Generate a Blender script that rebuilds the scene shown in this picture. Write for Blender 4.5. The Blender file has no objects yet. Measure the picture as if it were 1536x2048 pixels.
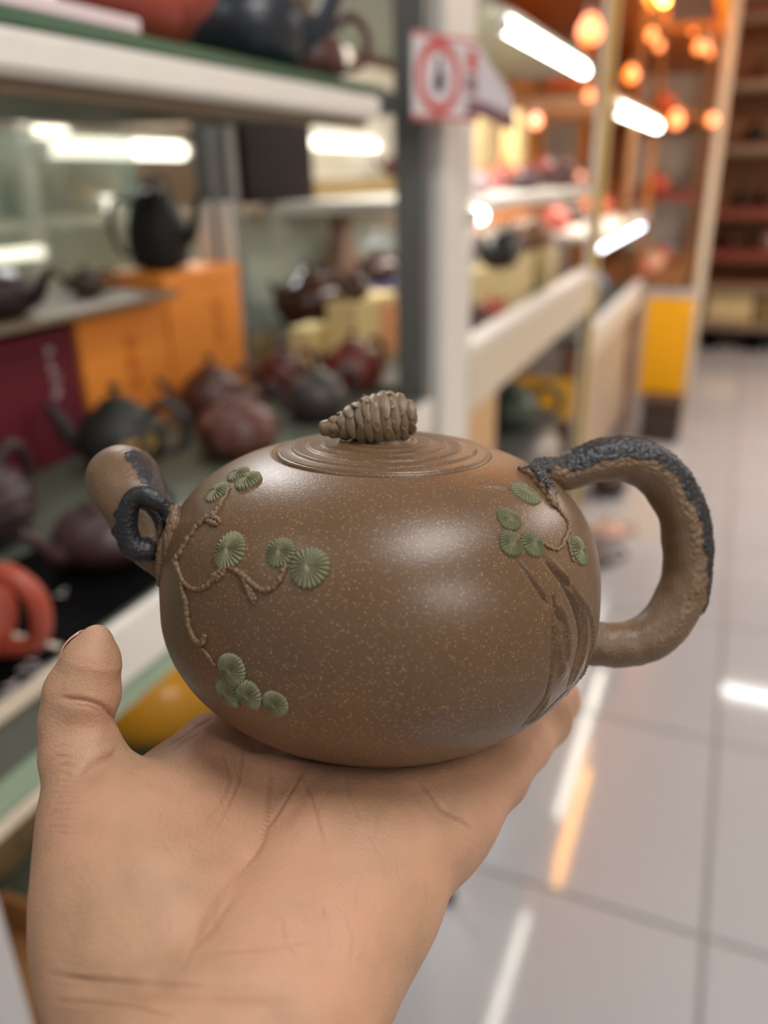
import bpy, math, random
import numpy as np
from mathutils import Matrix, Vector, kdtree

PI = math.pi
rnd = random.Random(7)
sc = bpy.context.scene
COL = sc.collection

# ------------------------------------------------------------------ camera
CAM_H = 1.45
F_PX = 1600.0                      # focal length in pixels of the 1536 x 2048 frame
YAW, PITCH, ROLL = math.radians(23.4), math.radians(22.8), math.radians(-1.2)
FW = Vector((-math.sin(YAW) * math.cos(PITCH), math.cos(YAW) * math.cos(PITCH), -math.sin(PITCH)))
_r = Vector((math.cos(YAW), math.sin(YAW), 0))
_u = _r.cross(FW)
RT = _r * math.cos(ROLL) + _u * math.sin(ROLL)
UP = _u * math.cos(ROLL) - _r * math.sin(ROLL)
CAM = Vector((0, 0, CAM_H))
cd = bpy.data.cameras.new('camera')
cam = bpy.data.objects.new('camera', cd)
COL.objects.link(cam)
cam.matrix_world = Matrix(((RT.x, UP.x, -FW.x, CAM.x), (RT.y, UP.y, -FW.y, CAM.y), (RT.z, UP.z, -FW.z, CAM.z), (0, 0, 0, 1)))
cd.sensor_fit = 'HORIZONTAL'
cd.sensor_width = 36.0
cd.lens = 36.0 * F_PX / 1536.0
cd.clip_start = 0.01
cd.clip_end = 60
cd.dof.use_dof = True
cd.dof.focus_distance = 0.190
cd.dof.aperture_fstop = 8.6
sc.camera = cam

# ------------------------------------------------------------------ world, exposure
w = bpy.data.worlds.new('world')
sc.world = w
w.use_nodes = True
w.node_tree.nodes['Background'].inputs[0].default_value = (0.95, 0.98, 1.0, 1)
w.node_tree.nodes['Background'].inputs[1].default_value = 0.34
sc.view_settings.view_transform = 'Standard'
sc.view_settings.look = 'None'
sc.view_settings.gamma = 1
sc.view_settings.exposure = 0.0
sc.view_settings.use_curve_mapping = False


def area(name, loc, sx, sy, power, color=(1, 1, 1), target=None, spread=PI):
    l = bpy.data.lights.new(name, 'AREA')
    l.shape = 'RECTANGLE'
    l.size, l.size_y = sx, sy
    l.energy = power
    l.color = color
    l.spread = spread
    o = bpy.data.objects.new(name, l)
    COL.objects.link(o)
    o.location = loc
    if target is not None:
        o.rotation_euler = (Vector(target) - Vector(loc)).to_track_quat('-Z', 'Y').to_euler()
    return o


# ceiling panels (x, y, size x, size y, power)
CEIL = 2.95
PANELS = [(0.50, 0.30, 0.45, 0.8, 19), (2.3, -1.1, 1.1, 0.20, 42), (-0.9, -0.8, 0.5, 1.1, 5),
          (1.85, 3.9, 0.5, 1.3, 44), (0.66, 6.78, 0.55, 0.12, 5), (1.9, 5.2, 0.5, 1.1, 26), (-2.45, 2.9, 0.5, 1.1, 75)]  # first in this row is added to brighten the yellow end panel
for (x, y, sx, sy, p) in PANELS:
    area('panel_lamp', (x, y, CEIL - 0.03), sx, sy, p, (1.0, 0.99, 0.985))
# warm lamps over the far shelves, and an added one over the aisle
area('amber_lamp', (-0.75, 4.2, 2.3), 0.5, 1.2, 26, (1.0, 0.42, 0.08))
area('amber_lamp', (-0.55, 6.0, 2.3), 0.3, 1.4, 24, (1.0, 0.46, 0.11))
area('amber_lamp', (1.5, 5.6, 2.7), 0.4, 0.4, 45, (1.0, 0.68, 0.45))  # unseen warm lamp, added to tint the far floor
# strip lamps under the shelves
area('strip_lamp', (-0.72, 0.75, 1.515), 0.05, 1.1, 0.9, (1.0, 0.95, 0.86))
area('strip_lamp', (-0.75, 2.3, 1.70), 0.05, 1.2, 5, (1.0, 0.96, 0.9))
area('strip_lamp', (-0.75, 2.3, 1.36), 0.05, 1.2, 3, (1.0, 0.93, 0.82))
area('strip_lamp', (-0.70, 4.0, 1.60), 0.05, 1.2, 6, (1.0, 0.93, 0.82))
area('strip_lamp', (-0.70, 0.7, 0.97), 0.05, 0.9, 0.5, (1.0, 0.92, 0.75))


# ------------------------------------------------------------------ helpers
def lin(c):
    return tuple(((v / 255) / 12.92 if v <= 10 else (((v / 255) + 0.055) / 1.055) ** 2.4) for v in c)


def ray(px, py):
    return FW + RT * ((px - 768) / F_PX) - UP * ((py - 1024) / F_PX)


def on_x(px, py, X):
    d = ray(px, py)
    return CAM + d * (X / d.x)


def on_y(px, py, Y):
    d = ray(px, py)
    return CAM + d * (Y / d.y)


def on_z(px, py, Z):
    d = ray(px, py)
    return CAM + d * ((Z - CAM_H) / d.z)


def new_mesh(name, v, f, smooth=True):
    me = bpy.data.meshes.new(name)
    v = np.asarray(v, dtype=np.float32)
    if isinstance(f, np.ndarray):
        me.vertices.add(len(v))
        me.vertices.foreach_set('co', v.ravel())
        n, k = f.shape
        me.loops.add(n * k)
        me.loops.foreach_set('vertex_index', f.astype(np.int32).ravel())
        me.polygons.add(n)
        me.polygons.foreach_set('loop_start', np.arange(0, n * k, k, dtype=np.int32))
        me.polygons.foreach_set('loop_total', np.full(n, k, dtype=np.int32))
        me.update(calc_edges=True)
    else:
        me.from_pydata([tuple(map(float, p)) for p in v], [], [tuple(map(int, q)) for q in f])
    if smooth:
        me.polygons.foreach_set('use_smooth', [True] * len(me.polygons))
    me.validate()
    return me


def link(name, me, mat, parent=None, loc=None, rot=None):
    o = bpy.data.objects.new(name, me)
    COL.objects.link(o)
    if mat is not None and len(me.materials) == 0:
        me.materials.append(mat)
    if parent:
        o.parent = parent
    if loc is not None:
        o.location = loc
    if rot is not None:
        o.rotation_euler = rot
    return o


def tag(o, label=None, cat=None, group=None, kind=None):
    if label: o['label'] = label
    if cat: o['category'] = cat
    if group: o['group'] = group
    if kind: o['kind'] = kind
    return o


def thing(name, label, cat, loc=(0, 0, 0), rotz=0, group=None):
    o = bpy.data.objects.new(name, None)
    o.empty_display_size = 0.02
    COL.objects.link(o)
    o.location = loc
    o.rotation_euler = (0, 0, rotz)
    return tag(o, label, cat, group)


class MB:
    """collects simple solids into one mesh"""
    def __init__(s): s.v = []; s.f = []
    def box(s, x0, x1, y0, y1, z0, z1, b=0.0):
        """box with bevelled edges (b)"""
        b = min(b, (x1 - x0) * .45, (y1 - y0) * .45, (z1 - z0) * .45)
        n = len(s.v)
        if b <= 0:
            s.v += [(x, y, z) for z in (z0, z1) for y in (y0, y1) for x in (x0, x1)]
            s.f += [tuple(n + i for i in q) for q in ((0, 2, 3, 1), (4, 5, 7, 6), (0, 1, 5, 4), (2, 6, 7, 3), (0, 4, 6, 2), (1, 3, 7, 5))]
            return s
        idx = {}
        for cx in (0, 1):
            for cy in (0, 1):
                for cz in (0, 1):
                    for ax in range(3):
                        p = [(x0, x1)[cx], (y0, y1)[cy], (z0, z1)[cz]]
                        sg = [1 if c == 0 else -1 for c in (cx, cy, cz)]
                        for k in range(3):
                            if k != ax: p[k] += sg[k] * b
                        idx[(cx, cy, cz, ax)] = len(s.v)
                        s.v.append(tuple(p))
        I = idx
        for ax in range(3):
            for c in (0, 1):
                o = [k for k in range(3) if k != ax]
                q = []
                for (a_, b_) in ((0, 0), (1, 0), (1, 1), (0, 1)):
                    t = [0, 0, 0]; t[ax] = c; t[o[0]] = a_; t[o[1]] = b_
                    q.append(I[(t[0], t[1], t[2], ax)])
                s.f.append(tuple(q))
        for ax in range(3):
            o = [k for k in range(3) if k != ax]
            for a_ in (0, 1):
                for b_ in (0, 1):
                    q = []
                    for (c, k) in ((0, o[0]), (1, o[0]), (1, o[1]), (0, o[1])):
                        t = [0, 0, 0]; t[ax] = c; t[o[0]] = a_; t[o[1]] = b_
                        q.append(I[(t[0], t[1], t[2], k)])
                    s.f.append(tuple(q))
        for cx in (0, 1):
            for cy in (0, 1):
                for cz in (0, 1):
                    s.f.append(tuple(I[(cx, cy, cz, k)] for k in range(3)))
        return s
    def quad(s, a, b, c, d):
        n = len(s.v); s.v += [tuple(a), tuple(b), tuple(c), tuple(d)]; s.f.append((n, n + 1, n + 2, n + 3)); return s
    def add(s, v, f):
        n = len(s.v); s.v += [tuple(p) for p in v]; s.f += [tuple(n + i for i in q) for q in f]; return s
    def build(s, name, mat, parent=None, loc=None, rot=None, smooth=False):
        me = new_mesh(name, s.v, s.f, smooth)
        return link(name, me, mat, parent, loc, rot)


def fix_normals(me):
    import bmesh
    bm = bmesh.new(); bm.from_mesh(me)
    bmesh.ops.recalc_face_normals(bm, faces=bm.faces)
    bm.to_mesh(me); bm.free()


def bx(name, mat, parent, x0, x1, y0, y1, z0, z1, b=0.0015):
    o = MB().box(x0, x1, y0, y1, z0, z1, b).build(name, mat, parent)
    fix_normals(o.data)
    return o


def lathe(profile, n=40):
    """profile: (r, z) list; closed at r=0 ends -> verts, faces"""
    v, f = [], []
    m = len(profile)
    for (r, z) in profile:
        for i in range(n):
            a = 2 * PI * i / n
            v.append((r * math.cos(a), r * math.sin(a), z))
    for j in range(m - 1):
        for i in range(n):
            k = (i + 1) % n
            f.append((j * n + i, j * n + k, (j + 1) * n + k, (j + 1) * n + i))
    return v, f


def catmull(pts, n):
    """pts: rows (x,y,z,...) -> n smooth samples"""
    P = np.array(pts, float)
    P = np.vstack([2 * P[0] - P[1], P, 2 * P[-1] - P[-2]])
    m = len(P) - 3
    out = []
    for t in np.linspace(0, m, n):
        i = min(int(t), m - 1); u = t - i
        a, b, c, d = P[i:i + 4]
        out.append(0.5 * ((2 * b) + (-a + c) * u + (2 * a - 5 * b + 4 * c - d) * u * u + (-a + 3 * b - 3 * c + d) * u ** 3))
    return np.array(out)


def tube(path, n=16, closed_ends=True, jitter=0.0, seed=0, ref=(0, 0, 1)):
    """path rows (x,y,z,r) -> verts, faces(array) with rounded ends"""
    P = np.array(path, float)
    c, r = P[:, :3], P[:, 3]
    t = np.gradient(c, axis=0)
    t /= np.linalg.norm(t, axis=1)[:, None] + 1e-12
    refv = np.array(ref, float)
    a = refv - t[0] * (refv @ t[0])
    if np.linalg.norm(a) < 1e-3:
        refv = np.array((1, 0, 0.0)); a = refv - t[0] * (refv @ t[0])
    a /= np.linalg.norm(a)
    rings = []
    rg = np.random.default_rng(seed)
    ang = np.linspace(0, 2 * PI, n, endpoint=False)
    for i in range(len(c)):
        a = a - t[i] * (a @ t[i]); a /= np.linalg.norm(a)
        b = np.cross(t[i], a)
        rr = r[i] * (1 + jitter * rg.normal(size=n)) if jitter else r[i] * np.ones(n)
        rings.append(c[i] + (np.cos(ang) * rr)[:, None] * a + (np.sin(ang) * rr)[:, None] * b)
    if closed_ends:
        pre, post = [], []
        for k in (1, 2, 3):
            th = PI / 2 * k / 3.2
            pre.insert(0, c[0] + (rings[0] - c[0]) * math.cos(th) - t[0] * r[0] * math.sin(th) * .7)
            post.append(c[-1] + (rings[-1] - c[-1]) * math.cos(th) + t[-1] * r[-1] * math.sin(th) * .7)
        rings = pre + rings + post
    V = np.vstack(rings); m = len(rings)
    F = []
    for j in range(m - 1):
        i = np.arange(n); k = (i + 1) % n
        F.append(np.stack([j * n + i, j * n + k, (j + 1) * n + k, (j + 1) * n + i], 1))
    F = np.vstack(F)
    fl = [tuple(q) for q in F]
    if closed_ends:
        fl.append(tuple(reversed(range(n))))
        fl.append(tuple(range((m - 1) * n, m * n)))
    return V, fl


# ------------------------------------------------------------------ materials
def mat_base(name):
    m = bpy.data.materials.new(name)
    m.use_nodes = True
    nt = m.node_tree
    return m, nt, nt.nodes['Principled BSDF']


def plain(name, rgb, rough=0.5, metal=0.0, noise=0.0, nscale=30, bump=0.0, bscale=200, coat=0.0, emit=None, estr=0, alpha=None, trans=0.0, spec=None):
    m, nt, p = mat_base(name)
    c = lin(rgb)
    p.inputs['Base Color'].default_value = (*c, 1)
    p.inputs['Roughness'].default_value = rough
    p.inputs['Metallic'].default_value = metal
    if coat: p.inputs['Coat Weight'].default_value = coat; p.inputs['Coat Roughness'].default_value = 0.08
    if trans: p.inputs['Transmission Weight'].default_value = trans
    if spec is not None: p.inputs['Specular IOR Level'].default_value = spec
    if emit: p.inputs['Emission Color'].default_value = (*lin(emit), 1); p.inputs['Emission Strength'].default_value = estr
    tc = nt.nodes.new('ShaderNodeTexCoord')
    if noise:
        n = nt.nodes.new('ShaderNodeTexNoise'); n.inputs['Scale'].default_value = nscale; n.inputs['Detail'].default_value = 4
        mx = nt.nodes.new('ShaderNodeMix'); mx.data_type = 'RGBA'
        mx.inputs[6].default_value = (*[max(0, v * (1 - noise)) for v in c], 1)
        mx.inputs[7].default_value = (*[min(1, v * (1 + noise)) for v in c], 1)
        nt.links.new(tc.outputs['Object'], n.inputs['Vector'])
        nt.links.new(n.outputs['Fac'], mx.inputs[0]); nt.links.new(mx.outputs[2], p.inputs['Base Color'])
    if bump:
        n = nt.nodes.new('ShaderNodeTexNoise'); n.inputs['Scale'].default_value = bscale
        b = nt.nodes.new('ShaderNodeBump'); b.inputs['Strength'].default_value = bump; b.inputs['Distance'].default_value = 0.001
        nt.links.new(tc.outputs['Object'], n.inputs['Vector'])
        nt.links.new(n.outputs['Fac'], b.inputs['Height']); nt.links.new(b.outputs['Normal'], p.inputs['Normal'])
    return m


def emitter(name, rgb, strength):
    m, nt, p = mat_base(name)
    p.inputs['Base Color'].default_value = (0.8, 0.8, 0.8, 1)
    p.inputs['Emission Color'].default_value = (*lin(rgb), 1)
    p.inputs['Emission Strength'].default_value = strength
    return m


def clay(name, c1, c2, speck=(200, 165, 110), rough=0.42, amount=0.5, dark=None, bumpy=0.12, bscale=2200, spscale=1150):
    """zisha clay: two soft tones with fine golden grains; 'dark' attribute mixes in a second clay"""
    m, nt, p = mat_base(name)
    N, L = nt.nodes, nt.links
    tc = N.new('ShaderNodeTexCoord')
    no = N.new('ShaderNodeTexNoise'); no.inputs['Scale'].default_value = 45; no.inputs['Detail'].default_value = 5
    L.new(tc.outputs['Object'], no.inputs['Vector'])
    mx = N.new('ShaderNodeMix'); mx.data_type = 'RGBA'
    mx.inputs[6].default_value = (*lin(c1), 1); mx.inputs[7].default_value = (*lin(c2), 1)
    L.new(no.outputs['Fac'], mx.inputs[0])
    vo = N.new('ShaderNodeTexVoronoi'); vo.inputs['Scale'].default_value = spscale
    L.new(tc.outputs['Object'], vo.inputs['Vector'])
    sep = N.new('ShaderNodeSeparateColor'); L.new(vo.outputs['Color'], sep.inputs[0])
    rad = N.new('ShaderNodeMath'); rad.operation = 'MULTIPLY_ADD'   # radius depends on the cell
    L.new(sep.outputs[0], rad.inputs[0]); rad.inputs[1].default_value = 0.42; rad.inputs[2].default_value = -0.42 * (1 - amount) + 0.0
    lt = N.new('ShaderNodeMath'); lt.operation = 'LESS_THAN'
    L.new(vo.outputs['Distance'], lt.inputs[0]); L.new(rad.outputs[0], lt.inputs[1])
    fac = N.new('ShaderNodeMath'); fac.operation = 'MULTIPLY'
    L.new(lt.outputs[0], fac.inputs[0]); fac.inputs[1].default_value = 0.50
    m2 = N.new('ShaderNodeMix'); m2.data_type = 'RGBA'
    L.new(fac.outputs[0], m2.inputs[0]); L.new(mx.outputs[2], m2.inputs[6]); m2.inputs[7].default_value = (*lin(speck), 1)
    out = m2.outputs[2]
    if dark:
        at = N.new('ShaderNodeAttribute'); at.attribute_name = 'dark'
        m3 = N.new('ShaderNodeMix'); m3.data_type = 'RGBA'
        n2 = N.new('ShaderNodeTexNoise'); n2.inputs['Scale'].default_value = 900
        L.new(tc.outputs['Object'], n2.inputs['Vector'])
        m4 = N.new('ShaderNodeMix'); m4.data_type = 'RGBA'
        m4.inputs[6].default_value = (*lin(dark[0]), 1); m4.inputs[7].default_value = (*lin(dark[1]), 1)
        L.new(n2.outputs['Fac'], m4.inputs[0])
        L.new(at.outputs['Fac'], m3.inputs[0]); L.new(out, m3.inputs[6]); L.new(m4.outputs[2], m3.inputs[7])
        out = m3.outputs[2]
    L.new(out, p.inputs['Base Color'])
    p.inputs['Roughness'].default_value = rough
    nb = N.new('ShaderNodeTexNoise'); nb.inputs['Scale'].default_value = bscale; nb.inputs['Detail'].default_value = 3
    L.new(tc.outputs['Object'], nb.inputs['Vector'])
    b = N.new('ShaderNodeBump'); b.inputs['Strength'].default_value = bumpy; b.inputs['Distance'].default_value = 0.0003
    L.new(nb.outputs['Fac'], b.inputs['Height']); L.new(b.outputs['Normal'], p.inputs['Normal'])
    return m


M = {}
M['white'] = plain('white_painted_metal', (226, 222, 214), 0.45, noise=0.05)
M['cream'] = plain('cream_painted_wood', (214, 202, 180), 0.5, noise=0.06)
M['rawwood'] = plain('raw_pine', (206, 166, 120), 0.6, noise=0.15, nscale=12)
M['grey'] = plain('grey_aluminium', (112, 113, 110), 0.4, 0.2, noise=0.08)
M['dgrey'] = plain('dark_grey_metal', (106, 107, 104), 0.4, 0.3, noise=0.08)
M['lgrey'] = plain('light_grey_plastic', (186, 184, 184), 0.5, noise=0.04)
M['shelf'] = plain('grey_green_laminate', (92, 98, 86), 0.45, noise=0.08)
M['greenedge'] = plain('green_glass_edge', (52, 92, 66), 0.2, noise=0.2, nscale=8)
M['greenpale'] = plain('pale_green_glass_edge', (150, 172, 148), 0.2, noise=0.1, nscale=8)
M['black'] = plain('black_card', (8, 7, 8), 0.8, spec=0.05)
M['yellow'] = plain('yellow_panel', (255, 186, 4), 0.5, noise=0.02)
M['yellowtape'] = plain('yellow_tape', (186, 156, 36), 0.5, noise=0.08)
M['orange'] = plain('orange_box_card', (255, 154, 58), 0.6, noise=0.05)
M['orangeink'] = plain('orange_red_ink', (206, 92, 22), 0.6)
M['maroon'] = plain('maroon_box_cloth', (104, 10, 34), 0.7, noise=0.06)
M['ink'] = plain('white_ink', (225, 214, 218), 0.6)
M['gold'] = plain('gold_ink', (196, 158, 82), 0.5)
M['creamcard'] = plain('cream_card', (206, 186, 138), 0.6, noise=0.04)
M['yellowcard'] = plain('pale_yellow_card', (228, 206, 144), 0.6, noise=0.04)
M['peach'] = plain('peach_print', (226, 156, 108), 0.6, noise=0.06)
M['purple'] = plain('violet_box_card', (92, 88, 138), 0.6, noise=0.05)
M['board'] = plain('grey_brown_board', (128, 112, 92), 0.5, noise=0.1)
M['board2'] = plain('beige_board', (176, 158, 136), 0.5, noise=0.12, nscale=6)
M['darkwood'] = plain('dark_brown_panel', (20, 8, 8), 0.7, noise=0.1, spec=0.1)
M['redboard'] = plain('red_brown_board', (122, 56, 40), 0.5, noise=0.1)
M['tanwood'] = plain('tan_wood', (150, 104, 62), 0.5, noise=0.15, nscale=10)
M['amberwood'] = plain('amber_wood', (190, 120, 52), 0.5, noise=0.15, nscale=10)
M['olive'] = plain('olive_board', (122, 100, 56), 0.5, noise=0.1)
M['brownbox'] = plain('dark_brown_box', (64, 48, 42), 0.6, noise=0.1)
M['sheet'] = plain('grey_plastic_sheet', (168, 160, 150), 0.35, noise=0.25, nscale=16)
M['pinkcard'] = plain('pale_pink_card', (222, 204, 208), 0.6)
M['signwhite'] = plain('sign_white', (216, 206, 210), 0.5)
M['signred'] = plain('sign_red', (196, 58, 44), 0.5)
M['signdark'] = plain('sign_black', (30, 28, 30), 0.5)
M['signmauve'] = plain('sign_mauve', (126, 88, 96), 0.5)
M['tube'] = emitter('fluorescent_tube', (255, 253, 236), 15)
M['tubeblue'] = emitter('cool_tube', (230, 238, 255), 8)
M['tubewarm'] = emitter('warm_tube', (255, 176, 70), 24)
M['softtube'] = emitter('soft_tube', (255, 250, 225), 3.5)
M['amber'] = emitter('amber_bulb', (255, 124, 24), 3.6)
M['panel'] = emitter('panel_diffuser', (255, 250, 242), 1.6)
M['mirror'] = plain('pale_glass_wall', (178, 188, 176), 0.12, noise=0.12, nscale=5, spec=0.8)
M['paleback'] = plain('pale_back_wall', (214, 210, 198), 0.35, noise=0.15, nscale=5)

# glass panes
g, nt, p = mat_base('clear_green_glass')
p.inputs['Base Color'].default_value = (*lin((196, 224, 206)), 1)
p.inputs['Roughness'].default_value = 0.03
p.inputs['Alpha'].default_value = 0.38
M['glass'] = g

# floor tile
t, nt, p = mat_base('polished_tile')
tc = nt.nodes.new('ShaderNodeTexCoord'); no = nt.nodes.new('ShaderNodeTexNoise'); no.inputs['Scale'].default_value = 1.3
mx = nt.nodes.new('ShaderNodeMix'); mx.data_type = 'RGBA'
mx.inputs[6].default_value = (*lin((174, 176, 181)), 1); mx.inputs[7].default_value = (*lin((188, 189, 194)), 1)
nt.links.new(tc.outputs['Object'], no.inputs['Vector']); nt.links.new(no.outputs['Fac'], mx.inputs[0]); nt.links.new(mx.outputs[2], p.inputs['Base Color'])
p.inputs['Roughness'].default_value = 0.07
p.inputs['Specular IOR Level'].default_value = 0.7
M['tile'] = t
M['grout'] = plain('grout', (140, 136, 134), 0.8)
M['ceiling'] = plain('ceiling_paint', (216, 213, 206), 0.8)
M['wall'] = plain('wall_paint', (196, 186, 170), 0.8)

# ------------------------------------------------------------------ the room
T = 0.66
X0, X1, Y0, Y1 = -2.9, 2.9, -2.5, 8.4
fl = bx('floor', M['grout'], None, X0, X1, Y0, Y1, -0.06, -0.0025, 0); tag(fl, kind='structure')
tile_me = None
ix0 = int(math.floor((X0 - 0.12) / T)); iy0 = int(math.floor((Y0 - 1.325) / T))
nt_ = 0
for ix in range(-3, 4):
    for iy in range(-4, 11):
        x = 0.12 + ix * T; y = 1.325 + iy * T
        if tile_me is None:
            o = bx('floor_tile', M['tile'], fl, 0.005, T - 0.005, 0.005, T - 0.005, -0.02, 0.0, 0.0012)
            tile_me = o.data
        else:
            o = link('floor_tile', tile_me, None, fl)
        o.location = (x, y, 0)
tag(bx('ceiling', M['ceiling'], None, X0, X1, Y0, Y1, CEIL + 0.02, CEIL + 0.1, 0), kind='structure')
tag(bx('wall_far', M['wall'], None, X0, X1, Y1, Y1 + 0.1, -0.06, CEIL + 0.1, 0), kind='structure')
tag(bx('wall_left', M['wall'], None, X0 - 0.1, X0, Y0, Y1, -0.06, CEIL + 0.1, 0), kind='structure')
tag(bx('wall_right', M['wall'], None, X1, X1 + 0.1, Y0, Y1, -0.06, CEIL + 0.1, 0), kind='structure')
for k, (x, y, sx, sy, p_) in enumerate(PANELS):
    th = thing('ceiling_light', 'flat white ceiling panel light, %s' % ['above the camera', 'right behind the camera', 'left behind the camera', 'added right of the aisle to light the yellow end panel', 'narrow one over the far end of the aisle', 'over the right side of the aisle', 'over the next aisle at the left'][k], 'light', (x, y, CEIL), 0, 'ceiling panel lights')
    bx('frame', M['white'], th, -sx / 2 - .02, sx / 2 + .02, -sy / 2 - .02, sy / 2 + .02, -0.012, 0.02)
    bx('diffuser', M['panel'], th, -sx / 2, sx / 2, -sy / 2, sy / 2, -0.018, -0.012, 0)

# ------------------------------------------------------------------ shelving
# near rack, bay one
r1 = thing('display_rack', 'nearest white and grey display rack at the left, filled with teapots', 'shelf', (-0.8, 0.5, 0))
def rp(name, mat, x0, x1, y0, y1, z0, z1, b=0.0015, root=None, off=(-0.8, 0.5, 0)):
    root = root or r1
    o = bx(name, mat, root, x0 - off[0], x1 - off[0], y0 - off[1], y1 - off[1], z0 - off[2], z1 - off[2], b)
    return o
rp('shelf_board', M['shelf'], -1.10, -0.505, -0.3, 1.385, 1.030, 1.06)
rp('front_rail', M['white'], -0.505, -0.492, 0.475, 1.38, 1.000, 1.062)
rp('front_rail', M['shelf'], -0.505, -0.498, -0.3, 0.470, 1.000, 1.048)
rp('edge_trim', M['cream'], -0.505, -0.492, -0.3, 0.472, 1.052, 1.063)
rp('edge_trim', M['greenpale'], -0.512, -0.500, -0.3, 1.38, 0.965, 0.998)
rp('edge_trim', M['cream'], -0.508, -0.498, -0.3, 0.47, 0.948, 0.962)
rp('glass_top', M['greenedge'], -1.02, -0.50, -0.3, 1.20, 1.555, 1.566)
rp('front_rail', M['white'], -0.515, -0.495, -0.3, 1.165, 1.522, 1.553, 0.006)
rp('shelf_board', M['shelf'], -1.02, -0.516, -0.3, 1.19, 1.535, 1.553)
rp('shelf_lip', M['board'], -0.53, -0.516, -0.3, 1.16, 1.512, 1.533)
rp('shelf_board', M['shelf'], -1.10, -0.52, -0.3, 1.385, 0.59, 0.61)
rp('front_rail', M['greenpale'], -0.52, -0.50, -0.3, 1.38, 0.575, 0.62)
rp('post', M['lgrey'], -0.497, -0.472, 0.276, 0.306, 0.0, 2.6)
rp('post', M['dgrey'], -0.572, -0.518, 1.40, 1.44, 0, 2.6)
rp('post', M['dgrey'], -0.99, -0.955, 1.40, 1.44, 0, 2.6)
rp('post', M['grey'], -0.94, -0.91, 1.40, 1.43, 0, 2.6)
rp('post', M['grey'], -1.06, -1.03, -0.25, -0.21, 0, 2.6)
rp('post_reflection', M['white'], -0.942, -0.908, 1.392, 1.399, 1.16, 1.41)  # white strip painting a bright reflection on the rear post
rp('post_reflection', M['white'], -0.990, -0.957, 1.392, 1.399, 1.29, 1.41)  # same painted reflection, shorter, on the darker rear post
rp('cross_bar', M['dgrey'], -0.955, -0.578, 1.40, 1.43, 1.545, 1.58)
rp('cross_bar', M['olive'], -0.975, -0.58, 1.41, 1.43, 2.0, 2.05)
# clear glass pane leaning at the far back of bay one and a pale glass between the bays
rp('glass_pane', M['glass'], -1.115, -1.11, -0.3, 1.38, 1.06, 1.53, 0)

# bay two
r2 = thing('display_rack', 'white display rack with cream rail, second along the aisle', 'shelf', (-0.8, 2.4, 0))
o2 = (-0.8, 2.4, 0)
def rq(*a, **k): return rp(*a, root=r2, off=o2, **k)
rq('upright_panel', M['white'], -0.545, -0.50, 1.455, 1.63, 1.04, 2.6)
rq('upright_panel', M['white'], -0.545, -0.50, 1.455, 1.63, 0.3, 1.038)
rq('leg', M['rawwood'], -0.53, -0.50, 1.635, 1.86, 0, 1.10)
rq('front_rail', M['cream'], -0.525, -0.498, 1.635, 3.20, 0.965, 1.088)
rq('rail_cap', M['white'], -0.55, -0.496, 1.635, 3.20, 1.09, 1.112)
rq('shelf_board', M['shelf'], -1.05, -0.55, 1.46, 3.20, 1.03, 1.06)
rq('shelf_board', M['white'], -1.0, -0.50, 1.66, 3.0, 1.375, 1.40)
rq('shelf_board', M['shelf'], -1.0, -0.53, 1.50, 3.2, 1.755, 1.78)
rq('shelf_board', M['dgrey'], -1.05, -0.53, 1.88, 2.90, 0.62, 0.64)
rq('lower_panel', M['yellow'], -0.80, -0.53, 3.10, 3.12, 0.545, 0.70)
rq('back_panel', M['paleback'], -1.11, -1.08, 1.95, 3.20, 1.06, 1.75)
rq('glass_pane', M['mirror'], -1.075, -1.065, 1.46, 2.75, 1.062, 1.372, 0)
p2 = thing('yellow_striped_post', 'white square post with a yellow stripe beside the white rails', 'post', (-0.515, 3.24, 0))
rp('post', M['white'], -0.54, -0.515, 3.215, 3.25, 0, 2.6, root=p2, off=(-0.515, 3.24, 0))
rp('stripe', M['yellowtape'], -0.514, -0.494, 3.205, 3.235, 0, 2.6, root=p2, off=(-0.515, 3.24, 0))
rp('edge', M['cream'], -0.514, -0.494, 3.236, 3.27, 0, 2.6, root=p2, off=(-0.515, 3.24, 0))

# bay three (amber lit)
r3 = thing('display_rack', 'tan wooden display rack under amber light, third along the aisle', 'shelf', (-0.8, 4.1, 0))
o3 = (-0.8, 4.1, 0)
def rr(*a, **k): return rp(*a, root=r3, off=o3, **k)
rr('front_rail', M['cream'], -0.525, -0.50, 3.28, 4.95, 0.74, 0.85)
rr('rail_cap', M['white'], -0.53, -0.49, 3.28, 4.95, 0.851, 0.87)
rr('shelf_board', M['shelf'], -1.1, -0.53, 3.28, 4.95, 0.80, 0.83)
rr('shelf_board', M['white'], -1.1, -0.50, 3.28, 4.95, 1.20, 1.225)
rr('shelf_board', M['tanwood'], -1.1, -0.50, 3.28, 4.95, 1.70, 1.725)
rr('shelf_board', M['amberwood'], -1.1, -0.50, 3.28, 4.95, 2.10, 2.13)
rr('back_panel', M['amberwood'], -1.14, -1.11, 3.28, 4.95, 1.23, 2.7)
rr('back_panel', M['paleback'], -1.14, -1.11, 3.28, 4.95, 0.2, 1.22)
rr('post', M['amberwood'], -0.53, -0.50, 4.955, 4.985, 0, 2.7)
rr('post', M['tanwood'], -0.53, -0.50, 4.10, 4.13, 1.226, 2.7)
rr('post', M['tanwood'], -1.10, -1.07, 4.70, 4.73, 1.23, 2.7)
rr('lower_panel', M['board2'], -0.56, -0.54, 3.3, 4.9, 0.1, 0.74)
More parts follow.
